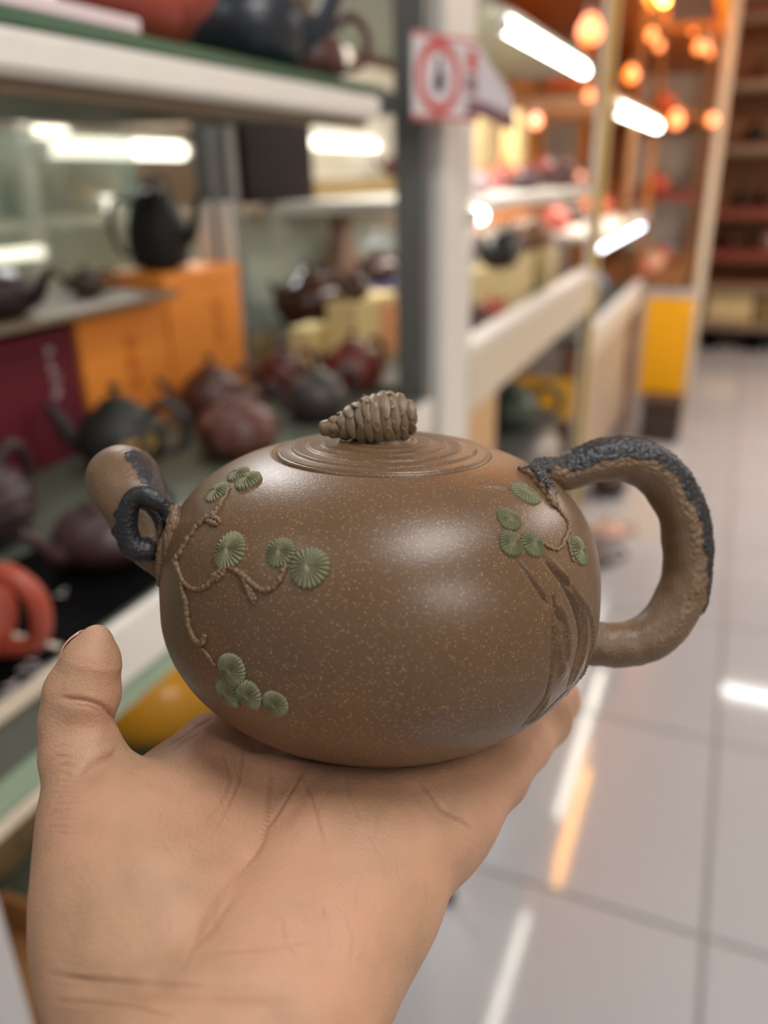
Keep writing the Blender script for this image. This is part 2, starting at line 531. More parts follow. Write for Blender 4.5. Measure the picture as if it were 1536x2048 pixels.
# end panel in yellow, facing the aisle
ye = thing('yellow_end_panel', 'bright yellow end panel framed in grey, standing at the shelf end', 'panel', (-0.33, 5.0, 0))
rp('panel', M['yellow'], -0.462, -0.20, 4.985, 5.01, 0.20, 0.77, root=ye, off=(-0.33, 5.0, 0))
rp('frame', M['lgrey'], -0.50, -0.464, 4.98, 5.02, 0.0, 0.80, root=ye, off=(-0.33, 5.0, 0))
rp('frame', M['lgrey'], -0.50, -0.19, 4.98, 5.02, 0.775, 0.815, root=ye, off=(-0.33, 5.0, 0))
rp('frame', M['cream'], -0.198, -0.17, 4.98, 5.02, 0.0, 0.80, root=ye, off=(-0.33, 5.0, 0))
db = thing('storage_box', 'dark brown box on the floor below the yellow end panel', 'box', (-0.30, 4.75, 0))
rp('body', M['brownbox'], -0.40, -0.185, 4.66, 4.85, 0.0, 0.21, 0.01, root=db, off=(-0.30, 4.75, 0))
rp('lid', M['brownbox'], -0.41, -0.178, 4.65, 4.86, 0.212, 0.25, 0.01, root=db, off=(-0.30, 4.75, 0))
# bay four and its pale post
r4 = thing('display_rack', 'amber lit rack of shelves behind the tall pale post', 'shelf', (-0.6, 6.1, 0))
o4 = (-0.6, 6.1, 0)
def rs(*a, **k): return rp(*a, root=r4, off=o4, **k)
for z, mt in ((0.42, 'cream'), (0.82, 'tanwood'), (1.28, 'redboard'), (1.70, 'tanwood'), (2.12, 'amberwood')):
    rs('shelf_board', M[mt], -0.9, -0.30, 5.06, 7.2, z, z + 0.035)
rs('back_panel', M['amberwood'], -0.94, -0.905, 5.06, 7.2, 0, 2.7)
rs('post', M['tanwood'], -0.33, -0.295, 5.9, 5.94, 0, 2.7)
rs('post', M['tanwood'], -0.33, -0.295, 7.2, 7.24, 0, 2.7)
rs('top_sign', M['yellow'], -0.31, -0.29, 5.3, 7.1, 2.32, 2.62)
pp = thing('tall_post', 'tall pale grey square post at the corner of the aisle', 'post', (-0.15, 5.05, 0))
rp('post', M['cream'], -0.212, -0.165, 5.03, 5.08, 0, 2.7, root=pp, off=(-0.15, 5.05, 0))
rp('base_plate', M['lgrey'], -0.225, -0.15, 5.025, 5.10, 0, 0.012, root=pp, off=(-0.15, 5.05, 0))
# far rack facing the aisle
r5 = thing('display_rack', 'red brown rack across the end of the aisle, facing the camera', 'shelf', (0.6, 7.75, 0))
o5 = (0.6, 7.75, 0)
def rt(*a, **k): return rp(*a, root=r5, off=o5, **k)
for z in (0.54, 0.79, 1.12, 1.60, 2.05, 2.5):
    rt('shelf_board', M['redboard'], -0.28, 1.9, 7.5, 8.0, z, z + 0.03)
    rt('front_rail', M['board'] if z not in (0.79, 1.12) else M['redboard'], -0.28, 1.9, 7.48, 7.499, z - 0.045, z + 0.012)
rt('bottom_board', M['board'], -0.28, 1.9, 7.48, 8.0, 0.18, 0.25)
rt('back_panel', M['tanwood'], -0.28, 1.9, 8.0, 8.03, 0.05, 2.7)
for x in (-0.28, 0.8, 1.86):
    rt('post', M['tanwood'], x, x + 0.04, 7.44, 7.478, 0, 2.7)
for x in (-0.2, 0.15, 0.5):
    rt('leg', M['black'], x, x + 0.12, 7.52, 7.6, 0, 0.18)

# ------------------------------------------------------------------ lamps in the shelves
def tube_lamp(label, p0, p1, r, mat, group='tube lamps of the shelves'):
    p0, p1 = Vector(p0), Vector(p1)
    c = (p0 + p1) / 2
    th = thing('tube_lamp', label, 'light', c, 0, group)
    pts = [(*(p0 - c).lerp(p1 - c, k / 3), r) for k in range(4)]
    v, f = tube(pts, 12)
    link('glow_tube', new_mesh('glow_tube', v, f), mat, th)
    d = (p1 - p0).normalized()
    for e, s in ((p0, -1), (p1, 1)):
        q = e - c
        v, f = tube([(*(q + d * s * r * .8), r * 1.1), (*(q + d * s * (r * .8 + 0.02)), r * 1.1)], 12)
        link('end_cap', new_mesh('end_cap', v, f), M['white'], th)
    up = Vector((0, 0, 1))
    m = MB().box(-0.012, 0.012, -(p1 - p0).length / 2, (p1 - p0).length / 2, r + 0.001, r + 0.016, 0.002).build('housing', M['white'], th)
    m.rotation_euler = d.to_track_quat('Y', 'Z').to_euler()
    return th

tube_lamp('bright white tube lamp under the top board beside the warning card', (-0.50, 1.83, 1.725), (-0.50, 2.72, 1.725), 0.014, M['tube'])
tube_lamp('long white tube lamp right of the yellow striped post', (-0.478, 3.30, 1.655), (-0.478, 4.72, 1.655), 0.020, M['tube'])
tube_lamp('bluish tube lamp glowing low right of the yellow striped post', (-0.52, 3.32, 1.165), (-0.52, 4.85, 1.165), 0.012, M['tubeblue'])
tube_lamp('short white lamp glowing at the near end of the pale shelf', (-0.495, 1.63, 1.372), (-0.495, 1.665, 1.372), 0.014, M['tube'])
tube_lamp('amber tube lamp high over the third rack', (-0.46, 3.30, 2.14), (-0.46, 4.30, 2.14), 0.018, M['tubewarm'])
tube_lamp('white tube lamp seen behind the rack, above the green glass', (-1.00, 1.84, 1.527), (-1.00, 2.30, 1.527), 0.011, M['softtube'])
tube_lamp('round white lamp behind the handle of the black jug', (-1.90, 2.17, 1.385), (-1.90, 2.22, 1.385), 0.02, M['softtube'])
tube_lamp('far amber tube lamp over the fourth rack', (-0.33, 5.3, 2.088), (-0.33, 5.85, 2.088), 0.014, M['amber'])

def bulb(label, loc, r=0.03, mat=None):
    th = thing('hanging_bulb', label, 'light', loc, 0, 'amber bulbs in the racks')
    pr = [(0.0001, -r), (r * .6, -r * .8), (r * .97, -r * .3), (r * .95, r * .2), (r * .6, r * .8), (r * .35, r * 1.2)]
    link('globe', new_mesh('globe', *lathe(pr, 16)), mat or M['amber'], th)
    pr = [(r * .37, r * 1.1), (r * .4, r * 1.9), (0.0001, r * 2.0)]
    link('socket', new_mesh('socket', *lathe(pr, 12)), M['dgrey'], th)
    if loc[1] > 5.05:
        v_, f_ = tube([(0, 0, 2 * r, .003), (0, 0, 2.1195 - loc[2], .003)], 8, closed_ends=False)
        link('cord', new_mesh('cord', v_, f_), M['dgrey'], th)
    return th
BULBS = [(1180, 62, 3.0, 0.040, 'amber bulb glowing left of the yellow stripe near the top'),
         (1072, 243, 2.2, 0.016, 'small amber bulb over the red pots of the second rack'),
         (1178, 190, 3.0, 0.016, 'small pale amber bulb just left of the yellow striped post'),
         (1303, 70, 4.4, 0.024, 'amber bulb under the top board of the third rack'),
         (1318, 92, 4.6, 0.020, 'pinkish amber bulb beside the tan post'),
         (1387, 60, 5.10, 0.018, 'upper amber globe added for an orange reflection at the fourth rack'),  # glowing globe standing in for an orange reflection
         (1398, 95, 5.10, 0.026, 'lower amber globe added for an orange reflection at the fourth rack'),  # added globe too, its glow in place of a reflection
         (1424, 240, 5.0, 0.026, 'amber bulb touching the tall pale post'),
         (1352, 240, 5.02, 0.040, 'orange bulb between the tan post and the fourth rack'),
         (1262, 150, 4.0, 0.030, 'deep orange bulb inside the third rack')]
for (px, py, Y, r, lb) in BULBS:
    bulb(lb, on_y(px, py, Y), r)
for (X, Y, L) in ((-0.5, 2.3, 0),):
    pass

# ------------------------------------------------------------------ teapots of the shop
POTM = {}
def potmat(rgb, rough=0.4):
    if (rgb, rough) not in POTM:
        POTM[(rgb, rough)] = plain('clay_%d_%d_%d' % rgb, rgb, rough, noise=0.12, nscale=60, bump=0.1, bscale=900)
    return POTM[(rgb, rough)]

def pot(label, base, R, rgb, rotz=0.0, style='round', H=None, ht=1.0, rough=0.38, group='clay teapots for sale', name='clay_teapot'):
    if group == 'clay teapots for sale': rgb = tuple(int(v_ * .74) for v_ in rgb)
    H = H or {'round': 1.25, 'flat': 0.85, 'tall': 2.1, 'ribbed': 1.1, 'pear': 1.5}[style] * R
    m = potmat(rgb, rough)
    th = thing(name, label, 'teapot', base, rotz, group)
    prof = []
    foot = 0.55
    for k in range(25):
        t = k / 24
        z = t * H
        if style == 'tall':
            r = R * (0.80 + 0.20 * math.sin(PI * (t * .8 + .1))) * (1 - 0.35 * t ** 3)
        elif style == 'pear':
            r = R * (0.62 + 0.55 * math.sin(PI * min(1, t * 1.02)) * (1 - .35 * t)) * (1 - .35 * t ** 2)
        else:
            r = R * max(0.42, math.sqrt(max(0, 1 - ((t - .46) / .56) ** 2)) ** (0.9 if style != 'flat' else .8))
        if style == 'ribbed': r *= 1 + 0.03 * math.cos(t * 40)
        prof.append((r, z + 0.002))
    prof = [(0.0001, 0.002), (foot * R, 0.0), (foot * R, 0.003)] + prof[1:] + [(prof[-1][0] * .9, H + 0.002), (0.0001, H + 0.002)]
    link('body', new_mesh('body', *lathe(prof, 40)), m, th)
    rt_ = prof[-2][0]
    lp = [(rt_ * 1.02, H + .001), (rt_ * 1.04, H + 0.006), (rt_ * .8, H + R * .14), (rt_ * .4, H + R * .22), (rt_ * .18, H + R * .25)]
    lp += [(rt_ * .18, H + R * .30), (rt_ * .34, H + R * .38), (rt_ * .30, H + R * .48), (rt_ * .12, H + R * .53), (0.0001, H + R * .535)]
    # lid and knob
    link('lid', new_mesh('lid', *lathe(lp[:5] + [(0.0001, H + R * .25)], 32)), m, th)
    link('knob', new_mesh('knob', *lathe([(0.0001, H + R * .25)] + lp[5:], 20)), m, th)
    zc = H * .55
    sp = catmull([(-R * .75, 0, H * .35, R * .26), (-R * 1.15, 0, H * .50, R * .19), (-R * 1.38, 0, H * .82, R * .13), (-R * 1.6, 0, H * 1.02, R * .10)], 14)
    v, f = tube(sp, 14)
    link('spout', new_mesh('spout', v, f), m, th)
    if style == 'tall':
        hp = [(R * .70, 0, H * .92, R * .09), (R * 1.25, 0, H * .95, R * .10), (R * 1.50, 0, H * .62, R * .10), (R * 1.25, 0, H * .25, R * .09), (R * .85, 0, H * .2, R * .08)]
    else:
        hp = [(R * .72, 0, H * .86, R * .10), (R * 1.15, 0, H * 1.02, R * .12), (R * 1.55, 0, H * .78, R * .12), (R * 1.45, 0, H * .35, R * .10), (R * .85, 0, H * .22, R * .09)]
    hp = [(a_, b_, c_, d_ * ht) for a_, b_, c_, d_ in hp]
    v, f = tube(catmull(hp, 20), 12)
    link('handle', new_mesh('handle', v, f), m, th)
    return th


def pot_at(label, px, py, z, halfw, rgb, rotz=0.0, style='round', **k):
    """teapot whose foot stands at that spot of the board at height z"""
    b = on_z(px, py, z)
    R = halfw * (b - CAM).length / F_PX
    b = b + Vector((0, 0, 0.0))
    return pot(label, b, R, rgb, rotz, style, **k)

Z1 = 1.0605
YA = math.radians
# first bay, on the main board
pot('orange red teapot with a round loop handle, nearest at the left edge', on_z(-100, 1330, Z1 + 0.0035), 0.062, (226, 96, 70), YA(14), 'round', H=0.092, ht=1.3)
pot('dark purple ribbed teapot cut by the left edge, above the orange red one', Vector((-0.775, 0.60, Z1)), 0.066, (74, 52, 56), YA(100), 'ribbed', H=0.095)
pot('low purple brown teapot behind the black card, left of the thumb', Vector((-0.600, 0.615, Z1 + 0.0035)), 0.056, (84, 54, 58), YA(75), 'flat', H=0.060)
BP = pot('charcoal black teapot with gold writing in front of the orange boxes', Vector((-0.79, 0.872, Z1)), 0.062, (52, 52, 50), YA(22), 'round', H=0.095, rough=0.5)
pot('red brown teapot with pointed knob before the right orange box', Vector((-0.80, 1.12, Z1)), 0.058, (112, 68, 58), YA(60), 'round', H=0.088)
pot('reddish clay teapot in front, just left of the pine cone knob', Vector((-0.665, 0.985, Z1)), 0.062, (122, 70, 60), YA(100), 'ribbed', H=0.078)
pot('dark grey brown teapot behind the pine cone knob', Vector((-0.64, 1.195, Z1)), 0.056, (74, 62, 60), YA(60), 'round', H=0.078)
pot('small dark red teapot below the olive and yellow boxes', Vector((-0.785, 1.335, Z1)), 0.052, (112, 34, 26), YA(70), 'round', H=0.075)
pot('bright brick red teapot under the cream and peach box', Vector((-0.665, 1.400, Z1)), 0.060, (128, 36, 22), YA(75), 'round', H=0.088)
pot('small dark brown teapot beside the grey post', Vector((-0.680, 1.84, Z1)), 0.046, (78, 48, 42), YA(75), 'round')
# boxes
def carton(label, x0, x1, y0, y1, z0, z1, mat, name='gift_box', ink=None, group='gift boxes on the main board', lid=True, facecol=None):
    c = ((x0 + x1) / 2, (y0 + y1) / 2, z0)
    th = thing(name, label, 'box', c, 0, group)
    h = z1 - z0
    rp('body', mat, x0, x1, y0, y1, z0, z1 - h * .12, 0.002, root=th, off=c)
    rp('lid', mat, x0 - .001, x1 + .001, y0 - .001, y1 + .001, z1 - h * .115, z1, 0.002, root=th, off=c)
    if facecol:
        rp('printed_face', facecol[0], x1 + .0011, x1 + .0018, y0 + .008 + facecol[1], y1 - .008, z0 + h * .06, z1 - h * .13, 0, root=th, off=c)
    if ink:
        im, cy, cz, sc_, rows = ink
        mb = MB()
        rg = random.Random(hash(label) % 1000 if False else len(label))
        for r_ in range(rows):
            zz = z1 - z0 - h * .2 - r_ * sc_ * 1.25 if cz is None else cz - z0 - r_ * sc_ * 1.25
            for q in range(6):      # brush strokes of one character
                yy = cy - c[1] + rg.uniform(-.35, .35) * sc_; zq = zz + rg.uniform(-.4, .4) * sc_
                if q % 2: mb.box(x1 + .0020 - c[0], x1 + .0026 - c[0], yy - sc_ * rg.uniform(.2, .45), yy + sc_ * rg.uniform(.2, .45), zq, zq + sc_ * .11)
                else: mb.box(x1 + .0020 - c[0], x1 + .0026 - c[0], yy, yy + sc_ * .11, zq - sc_ * rg.uniform(.2, .4), zq + sc_ * rg.uniform(.1, .4))
        tag(mb.build('lettering', im, th), kind='stuff')
    return th

carton('orange gift box under the grey board, left of the other orange one', -1.02, -0.90, 0.935, 1.145, Z1, 1.262, M['orange'], ink=(M['orangeink'], 1.045, 1.205, 0.026, 3))
carton('taller orange gift box with the black jug on top', -1.04, -0.90, 1.152, 1.385, Z1, 1.300, M['orange'], ink=(M['orangeink'], 1.30, 1.235, 0.024, 3))
carton('maroon cloth gift box with white characters at the left edge', -1.03, -0.90, 0.62, 0.925, Z1, 1.255, M['maroon'], ink=(M['ink'], 0.872, 1.225, 0.017, 4))
carton('small cream box lying on the maroon one', -1.00, -0.92, 0.66, 0.79, 1.2555, 1.268, M['creamcard'], lid=True)
bd = thing('display_board', 'thin grey brown board lying over the orange box', 'board', (-0.93, 0.93, 1.27))
o = bx('board', M['board'], bd, -0.10, 0.085, -0.30, 0.21, 0.0, 0.010)
bd.location = (-0.945, 0.93, 1.2695)
pot('dark purple teapot standing on the grey board', Vector((-0.93, 0.82, 1.2798)), 0.058, (64, 38, 42), YA(195), 'flat', H=0.062)
fg = pot('small taupe teapot behind the purple one on the grey board', Vector((-0.965, 1.04, 1.2798)), 0.030, (112, 94, 84), YA(20), 'round')
pot('tall matt black jug with side handle on the taller orange box', Vector((-0.965, 1.235, 1.3005)), 0.055, (16, 16, 16), YA(200), 'tall', rough=0.6, H=0.125)
# second bay, boxes and pots seen between the posts
carton('olive yellow box low behind the red teapots', -1.03, -0.95, 1.45, 1.60, Z1, 1.12, M['olive'], group='boxes in the second rack')
carton('slim pale yellow box just in front of the large brown teapot', -0.86, -0.81, 1.50, 1.59, Z1, 1.155, M['yellowcard'], group='boxes in the second rack')
carton('cream box with a peach printed face by the grey post', -0.785, -0.715, 1.53, 1.755, Z1, 1.205, M['yellowcard'], group='boxes in the second rack', facecol=(M['peach'], .115))
carton('violet box beside the grey post', -0.87, -0.80, 1.80, 2.06, Z1, 1.20, M['purple'], group='boxes in the second rack')
st = thing('display_stand', 'low wooden stand carrying the large brown teapot', 'stand', (-0.96, 1.72, Z1))
bx('top', M['board'], st, -0.065, 0.07, -0.10, 0.10, 0.0560, 0.064)
for sx in (-1, 1):
    for sy in (-1, 1):
        bx('leg', M['board'], st, sx * .06 - .006, sx * .06 + .006, sy * .09 - .006, sy * .09 + .006, 0, 0.0555)
st.location = (-0.943, 1.73, Z1)
pot('large glossy brown teapot on the low wooden stand', Vector((-0.935, 1.73, Z1 + 0.0645)), 0.084, (84, 46, 32), YA(82), 'round', rough=0.22)
pot('rosy brown teapot on the cream box', Vector((-0.75, 1.60, 1.2055)), 0.033, (128, 88, 76), YA(75), 'pear', rough=0.25)
pot('dark teapot with a pale shine on the violet box', Vector((-0.835, 1.92, 1.2005)), 0.05, (92, 66, 66), YA(75), 'round', rough=0.2)
vz = thing('ceramic_vase', 'tall dusty pink ceramic vase behind the large brown teapot', 'vase', (-1.0, 2.06, Z1))
link('body', new_mesh('body', *lathe([(0.0001, 0), (.04, 0), (.055, .07), (.05, .18), (.03, .25), (.036, .285), (.028, .285), (0.0001, .23)], 32)), potmat((150, 116, 98)), vz)
link('rim', new_mesh('rim', *lathe([(.034, .283), (.038, .287), (.036, .293), (.03, .289)], 32)), potmat((150, 116, 98)), vz)

# gold writing on the charcoal pot
mb = MB()
rg = random.Random(5)
for k in range(3):
    a0 = -1.05 + k * 0.30
    for q in range(5):
        a = a0 + rg.uniform(-.1, .1); z = 0.045 + rg.uniform(-.012, .012)
        for s in range(2):
            rr_ = 0.0635
            x, y = rr_ * math.cos(a), rr_ * math.sin(a)
            da = rg.uniform(.04, .1) if q % 2 else .02
            dz = .003 if q % 2 else rg.uniform(.005, .010)
            p_ = [(rr_ * math.cos(a + i) , rr_ * math.sin(a + i), z + j) for i, j in ((-da, -dz), (da, -dz), (da, dz), (-da, dz))]
            mb.quad(*p_)
            break
o = tag(mb.build('gold_lettering', M['gold'], BP), kind='stuff')
o.rotation_euler = (0, 0, -YA(22) + 0.25)

# black card with white writing under the orange red teapot
bc = thing('black_card', 'black display card with white writing at the shelf front', 'card', (-0.60, 0.50, Z1))
bx('card', M['black'], bc, -0.10, 0.088, -0.20, 0.20, 0, 0.003)
bx('card_strip', M['cream'], bc, -0.09, 0.085, -0.052, -0.046, 0.003, 0.005, 0)
mb = MB()
for (px, py, L, a) in [(120, 1190, 12, .3), (128, 1180, 8, 1.2), (50, 1300, 14, .4), (66, 1322, 15, .1), (60, 1340, 16, .6), (44, 1336, 12, 1.4), (76, 1350, 9, .2), (20, 1372, 14, .3), (8, 1388, 12, 1.0), (30, 1362, 10, 1.6), (30, 1384, 9, .2), (90, 1290, 8, 1.0), (62, 1366, 10, .2), (82, 1334, 9, 1.3)]:
    c = on_z(px, py, Z1 + .004) - Vector((-0.60, 0.50, Z1))
    l = L * .62 / 1600; wd = 0.0014
    d = Vector((math.cos(a), math.sin(a), 0)) * l; n = Vector((-math.sin(a), math.cos(a), 0)) * wd
    mb.quad(c - d - n, c + d - n, c + d + n, c - d + n)
tag(mb.build('white_lettering', M['ink'], bc), kind='stuff')

# top board of the first bay
tc_ = thing('price_card', 'pale pink card lying on the green glass top', 'card', (-0.50, 0.45, 1.567))
bx('card', M['pinkcard'], tc_, 0.0, 0.012, -0.3, 0.20, 0, 0.012)
tc_.location = (-0.514, 0.455, 1.5665)
pot('large brick red teapot at the top edge on the green glass', Vector((-0.575, 0.735, 1.5665)), 0.066, (215, 92, 72), YA(190), 'round')
pot('dark blue black teapot beside the red one on the green glass', Vector((-0.580, 0.955, 1.5665)), 0.078, (52, 62, 74), YA(200), 'round', rough=0.3)
pot('dark red brown teapot at the far end of the green glass', Vector((-0.60, 1.145, 1.5665)), 0.056, (120, 72, 70), YA(15), 'pear')
bc2 = carton('cream box high behind the dark red brown teapot', -0.98, -0.80, 1.6, 1.95, 1.781, 1.95, M['creamcard'], group='boxes on the top boards')

# dark panel and olive bar seen between the posts, and things behind the open rack
carton('tall dark brown box standing above the green glass, right of the rear posts', -1.04, -0.955, 1.53, 1.83, 1.4005, 1.60, M['darkwood'], group='cartons of the second rack')
ob = thing('display_rack', 'rack of the neighbouring aisle seen through the glass', 'shelf', (-2.2, 2.0, 0))
o6 = (-2.2, 2.0, 0)
for z in (0.5, 1.0, 1.32, 1.62, 1.9):
    rp('shelf_board', M['paleback'], -2.45, -1.95, -0.2, 4.2, z, z + .03, root=ob, off=o6)
rp('back_panel', M['paleback'], -2.50, -2.46, -0.2, 4.2, 0.0, 2.3, root=ob, off=o6)
for y in (0.9, 1.9, 3.0, 4.16):
    rp('post', M['white'], -1.97, -1.93, y, y + .05, 0, 2.3, root=ob, off=o6)
tube_lamp('wide pale tube lamp behind the first rack, left of its rear posts', (-1.90, 1.98, 1.545), (-1.90, 2.62, 1.545), 0.026, M['softtube'])
tube_lamp('small pale lamp behind the first rack, high at the left', (-1.90, 1.93, 1.584), (-1.90, 2.06, 1.584), 0.012, M['softtube'])
tube_lamp('pale lamp behind the dark purple teapot at the left edge', (-1.90, 1.55, 1.262), (-1.90, 1.88, 1.262), 0.016, M['softtube'])
NX = [('rose brown teapot', (126, 92, 90)), ('grey teapot', (110, 110, 116)), ('white teapot', (215, 215, 210)), ('dark violet teapot', (84, 70, 84)), ('tan teapot', (160, 132, 104)), ('dark teapot', (60, 52, 56))]
for i, (nm, c) in enumerate(NX):
    pot('%s in the neighbouring aisle, %s' % (nm, ['leftmost behind the glass', 'second behind the glass', 'third behind the glass', 'fourth behind the glass', 'behind the black jug', 'furthest back'][i]), Vector((-2.12, 1.25 + i * .27, 1.3505)), 0.085, c, YA(20), 'round', group='teapots of the neighbouring aisle')

# behind tube lamp: brown things over the green glass
ob2 = thing('olive_beam', 'olive brown wooden beam seen above the green glass', 'beam', (-1.02, 2.1, 1.42))
bx('beam', M['olive'], ob2, -0.03, 0.03, -0.12, 0.60, 0.0, 0.045)
ob2.location = (-1.02, 1.98, 1.4005)
pot('rust brown teapot on the olive beam beside the grey post', Vector((-0.99, 2.45, 1.4462)), 0.045, (130, 70, 62), YA(20), 'round')
# second bay, upper boards
POT2 = [('pale pink teapot', (205, 180, 186), 955, 330, 28), ('orange red teapot', (206, 84, 48), 1010, 322, 32), ('dark violet brown teapot', (80, 56, 60), 1052, 318, 28),
        ('rose red teapot', (196, 88, 78), 1085, 345, 32), ('dark plum teapot', (86, 54, 56), 1122, 334, 30), ('peach teapot', (200, 130, 104), 1160, 330, 12)]
for i, (nm, c, px, py, hw) in enumerate(POT2):
    X = -0.62 if i % 2 == 0 else -0.72
    q = on_x(px, py, X)
    pot('%s on the pale shelf of the second rack, %s along' % (nm, ['first', 'second', 'third', 'fourth', 'fifth', 'last'][i]), Vector((X, q.y, 1.4005)), hw * (q - CAM).length / F_PX, c, YA(25), 'round', group='teapots on the pale shelf')
carton('cream carton behind the red teapots of the second rack', -0.98, -0.86, 2.62, 3.1, 1.4005, 1.66, M['creamcard'], group='cartons of the second rack')
carton('slim pale yellow carton beside the small amber bulb', -0.80, -0.74, 2.92, 3.03, 1.4005, 1.64, M['yellowcard'], group='cartons of the second rack')
POT3 = [('black teapot', (24, 24, 26), 985, 470, 30, -0.66), ('dark green black teapot', (34, 38, 36), 1050, 462, 26, -0.70), ('brown teapot', (104, 70, 52), 1110, 455, 24, -0.74), ('tan brown teapot', (128, 92, 66), 1160, 440, 20, -0.70)]
for i, (nm, c, px, py, hw, X) in enumerate(POT3):
    Y = (2.42, 2.64, 2.86, 3.07)[i]
    carton('pale carton under the %s of the second rack' % nm, X - .07, X + .07, Y - .09, Y + .09, Z1, 1.19, M['creamcard'], group='cartons under the dark teapots')
    pot('%s on a carton in the second rack, %s from the white upright' % (nm, ['first', 'second', 'third', 'fourth'][i]), Vector((X, Y, 1.1905)), 0.062, c, YA(80), 'round', H=0.085, group='dark teapots of the second rack')
pot('dark maroon teapot behind the cream rail', Vector((-0.62, 2.02, Z1)), 0.052, (84, 40, 42), YA(75), 'round')
pot('orange red teapot behind the cream rail, right of the maroon one', Vector((-0.62, 2.215, Z1)), 0.048, (200, 84, 52), YA(75), 'round')
pot('small grey teapot between the white upright and the maroon one', Vector((-0.62, 1.68, Z1)), 0.030, (90, 92, 88), YA(15), 'round')
pot('dark olive jar on the lower board of the second rack', Vector((-0.66, 2.62, 0.6405)), 0.11, (66, 74, 62), YA(15), 'round', group='pots on the lower boards')
# plastic-wrapped bundle under the second rack
pb = thing('wrapped_bundle', 'bundle wrapped in crumpled grey plastic under the yellow panel', 'bundle', (-0.66, 2.93, 0))
vv, ff = [], []
n = 28
rg = random.Random(3)
prof = [(0.15, 0.0), (0.19, .02), (0.19, .16), (0.18, .30), (0.17, .40), (0.13, .44), (0.0001, .45)]
v, f = lathe(prof, n)
v = [(x * .85 * (1 + .09 * math.sin(7 * math.atan2(y, x) + z * 9) + .03 * rg.random()) * .9, y * (1 + .09 * math.sin(5 * math.atan2(y, x))) * .8, z * 1.2) for x, y, z in v]
link('wrap', new_mesh('wrap', v, f), M['sheet'], pb)
# third rack goods
G3 = [('salmon pink teapot', (214, 130, 116), -0.72, 3.50, 0.87 - 0.0395, .06), ('rose teapot', (200, 104, 92), -0.74, 3.75, 0.8305, .06), ('white teapot', (214, 208, 198), -0.72, 4.05, 0.8305, .06),
      ('peach teapot', (216, 160, 124), -0.72, 4.35, 0.8305, .06), ('grey blue teapot', (130, 140, 156), -0.72, 4.65, 0.8305, .06),
      ('coral teapot', (212, 110, 92), -0.72, 3.48, 1.2255, .055), ('dark teapot', (72, 56, 50), -0.74, 3.95, 1.2255, .055), ('amber teapot', (214, 116, 40), -0.72, 4.35, 1.2255, .06), ('rust teapot', (168, 74, 40), -0.72, 4.70, 1.2255, .06),
      ('orange teapot', (226, 110, 36), -0.72, 3.50, 1.7255, .06), ('brown teapot', (120, 64, 34), -0.72, 3.80, 1.7255, .06), ('tangerine teapot', (232, 104, 30), -0.72, 4.32, 1.7255, .07), ('chestnut teapot', (96, 48, 30), -0.72, 4.66, 1.7255, .06)]
ROW = {0.8305: 'lowest board', 1.2255: 'middle board', 1.7255: 'high board'}
for (nm, c, x, y, z, R) in G3:
    z = 0.8305 if z < 1 else z
    pot('%s on the %s of the tan third rack' % (nm, ROW[z]), Vector((x, y, z)), R * 1.25, c, YA(80), 'round', group='teapots of the third rack')
# fourth rack goods
G4 = [('orange teapot', (230, 100, 34), 5.3, 1.7355), ('dark red teapot', (96, 36, 26), 5.65, 1.7355), ('amber teapot', (210, 130, 60), 6.15, 1.7355), ('rust red teapot', (190, 76, 44), 5.3, 1.3155), ('brown teapot', (110, 60, 40), 5.7, 1.3155),
      ('pink teapot', (216, 140, 124), 5.3, 0.8555), ('cream teapot', (214, 190, 150), 5.65, 0.8555), ('coral teapot', (206, 84, 62), 6.1, 0.8555), ('grey teapot', (128, 132, 140), 6.5, 0.8555), ('white teapot', (216, 210, 200), 5.4, 0.4555), ('red teapot', (170, 60, 44), 5.9, 0.4555)]
ROW4 = {1.7355: 'highest filled board', 1.3155: 'red brown board', 0.8555: 'tan board', 0.4555: 'lowest board'}
for (nm, c, y, z) in G4:
    pot('%s on the %s of the fourth rack' % (nm, ROW4[z]), Vector((-0.52, y, z)), 0.080, c, YA(90), 'round', group='teapots of the fourth rack')
# far rack goods
G5 = [(0.82, [(-.08, (90, 50, 40)), (.22, (200, 170, 160)), (.5, (180, 150, 140)), (.8, (70, 44, 38))]),
      (1.15, [(-.05, (52, 34, 26)), (.12, (64, 40, 26)), (.34, (140, 106, 40)), (.62, (90, 60, 44)), (.95, (60, 40, 34))]),
      (1.63, [(-.02, (34, 26, 28)), (.24, (38, 32, 34)), (.52, (46, 38, 40)), (.82, (70, 52, 46))]),
      (2.08, [(-.02, (96, 60, 40)), (.26, (110, 70, 46)), (.56, (88, 48, 38))])]
RN = {0.82: 'lowest pot board', 1.15: 'second pot board', 1.63: 'third pot board', 2.08: 'top pot board'}
ORD = ['leftmost', 'second from the left', 'third from the left', 'fourth from the left', 'fifth from the left']
for z, row in G5:
    for i, (x, c) in enumerate(row):
        pot('round clay teapot on the %s of the far rack, %s' % (RN[z], ORD[i]), Vector((x, 7.74, z + .0005)), 0.080, c, YA(90), 'round', H=0.135, group='teapots of the far rack')
for i, x in enumerate((-.2, .18, .56, .94)):
    carton('olive beige carton at the bottom of the far rack, %s' % ORD[i], x, x + .36, 7.55, 7.9, 0.2505, 0.49, M['olive'] if i % 2 else M['creamcard'], group='cartons of the far rack')
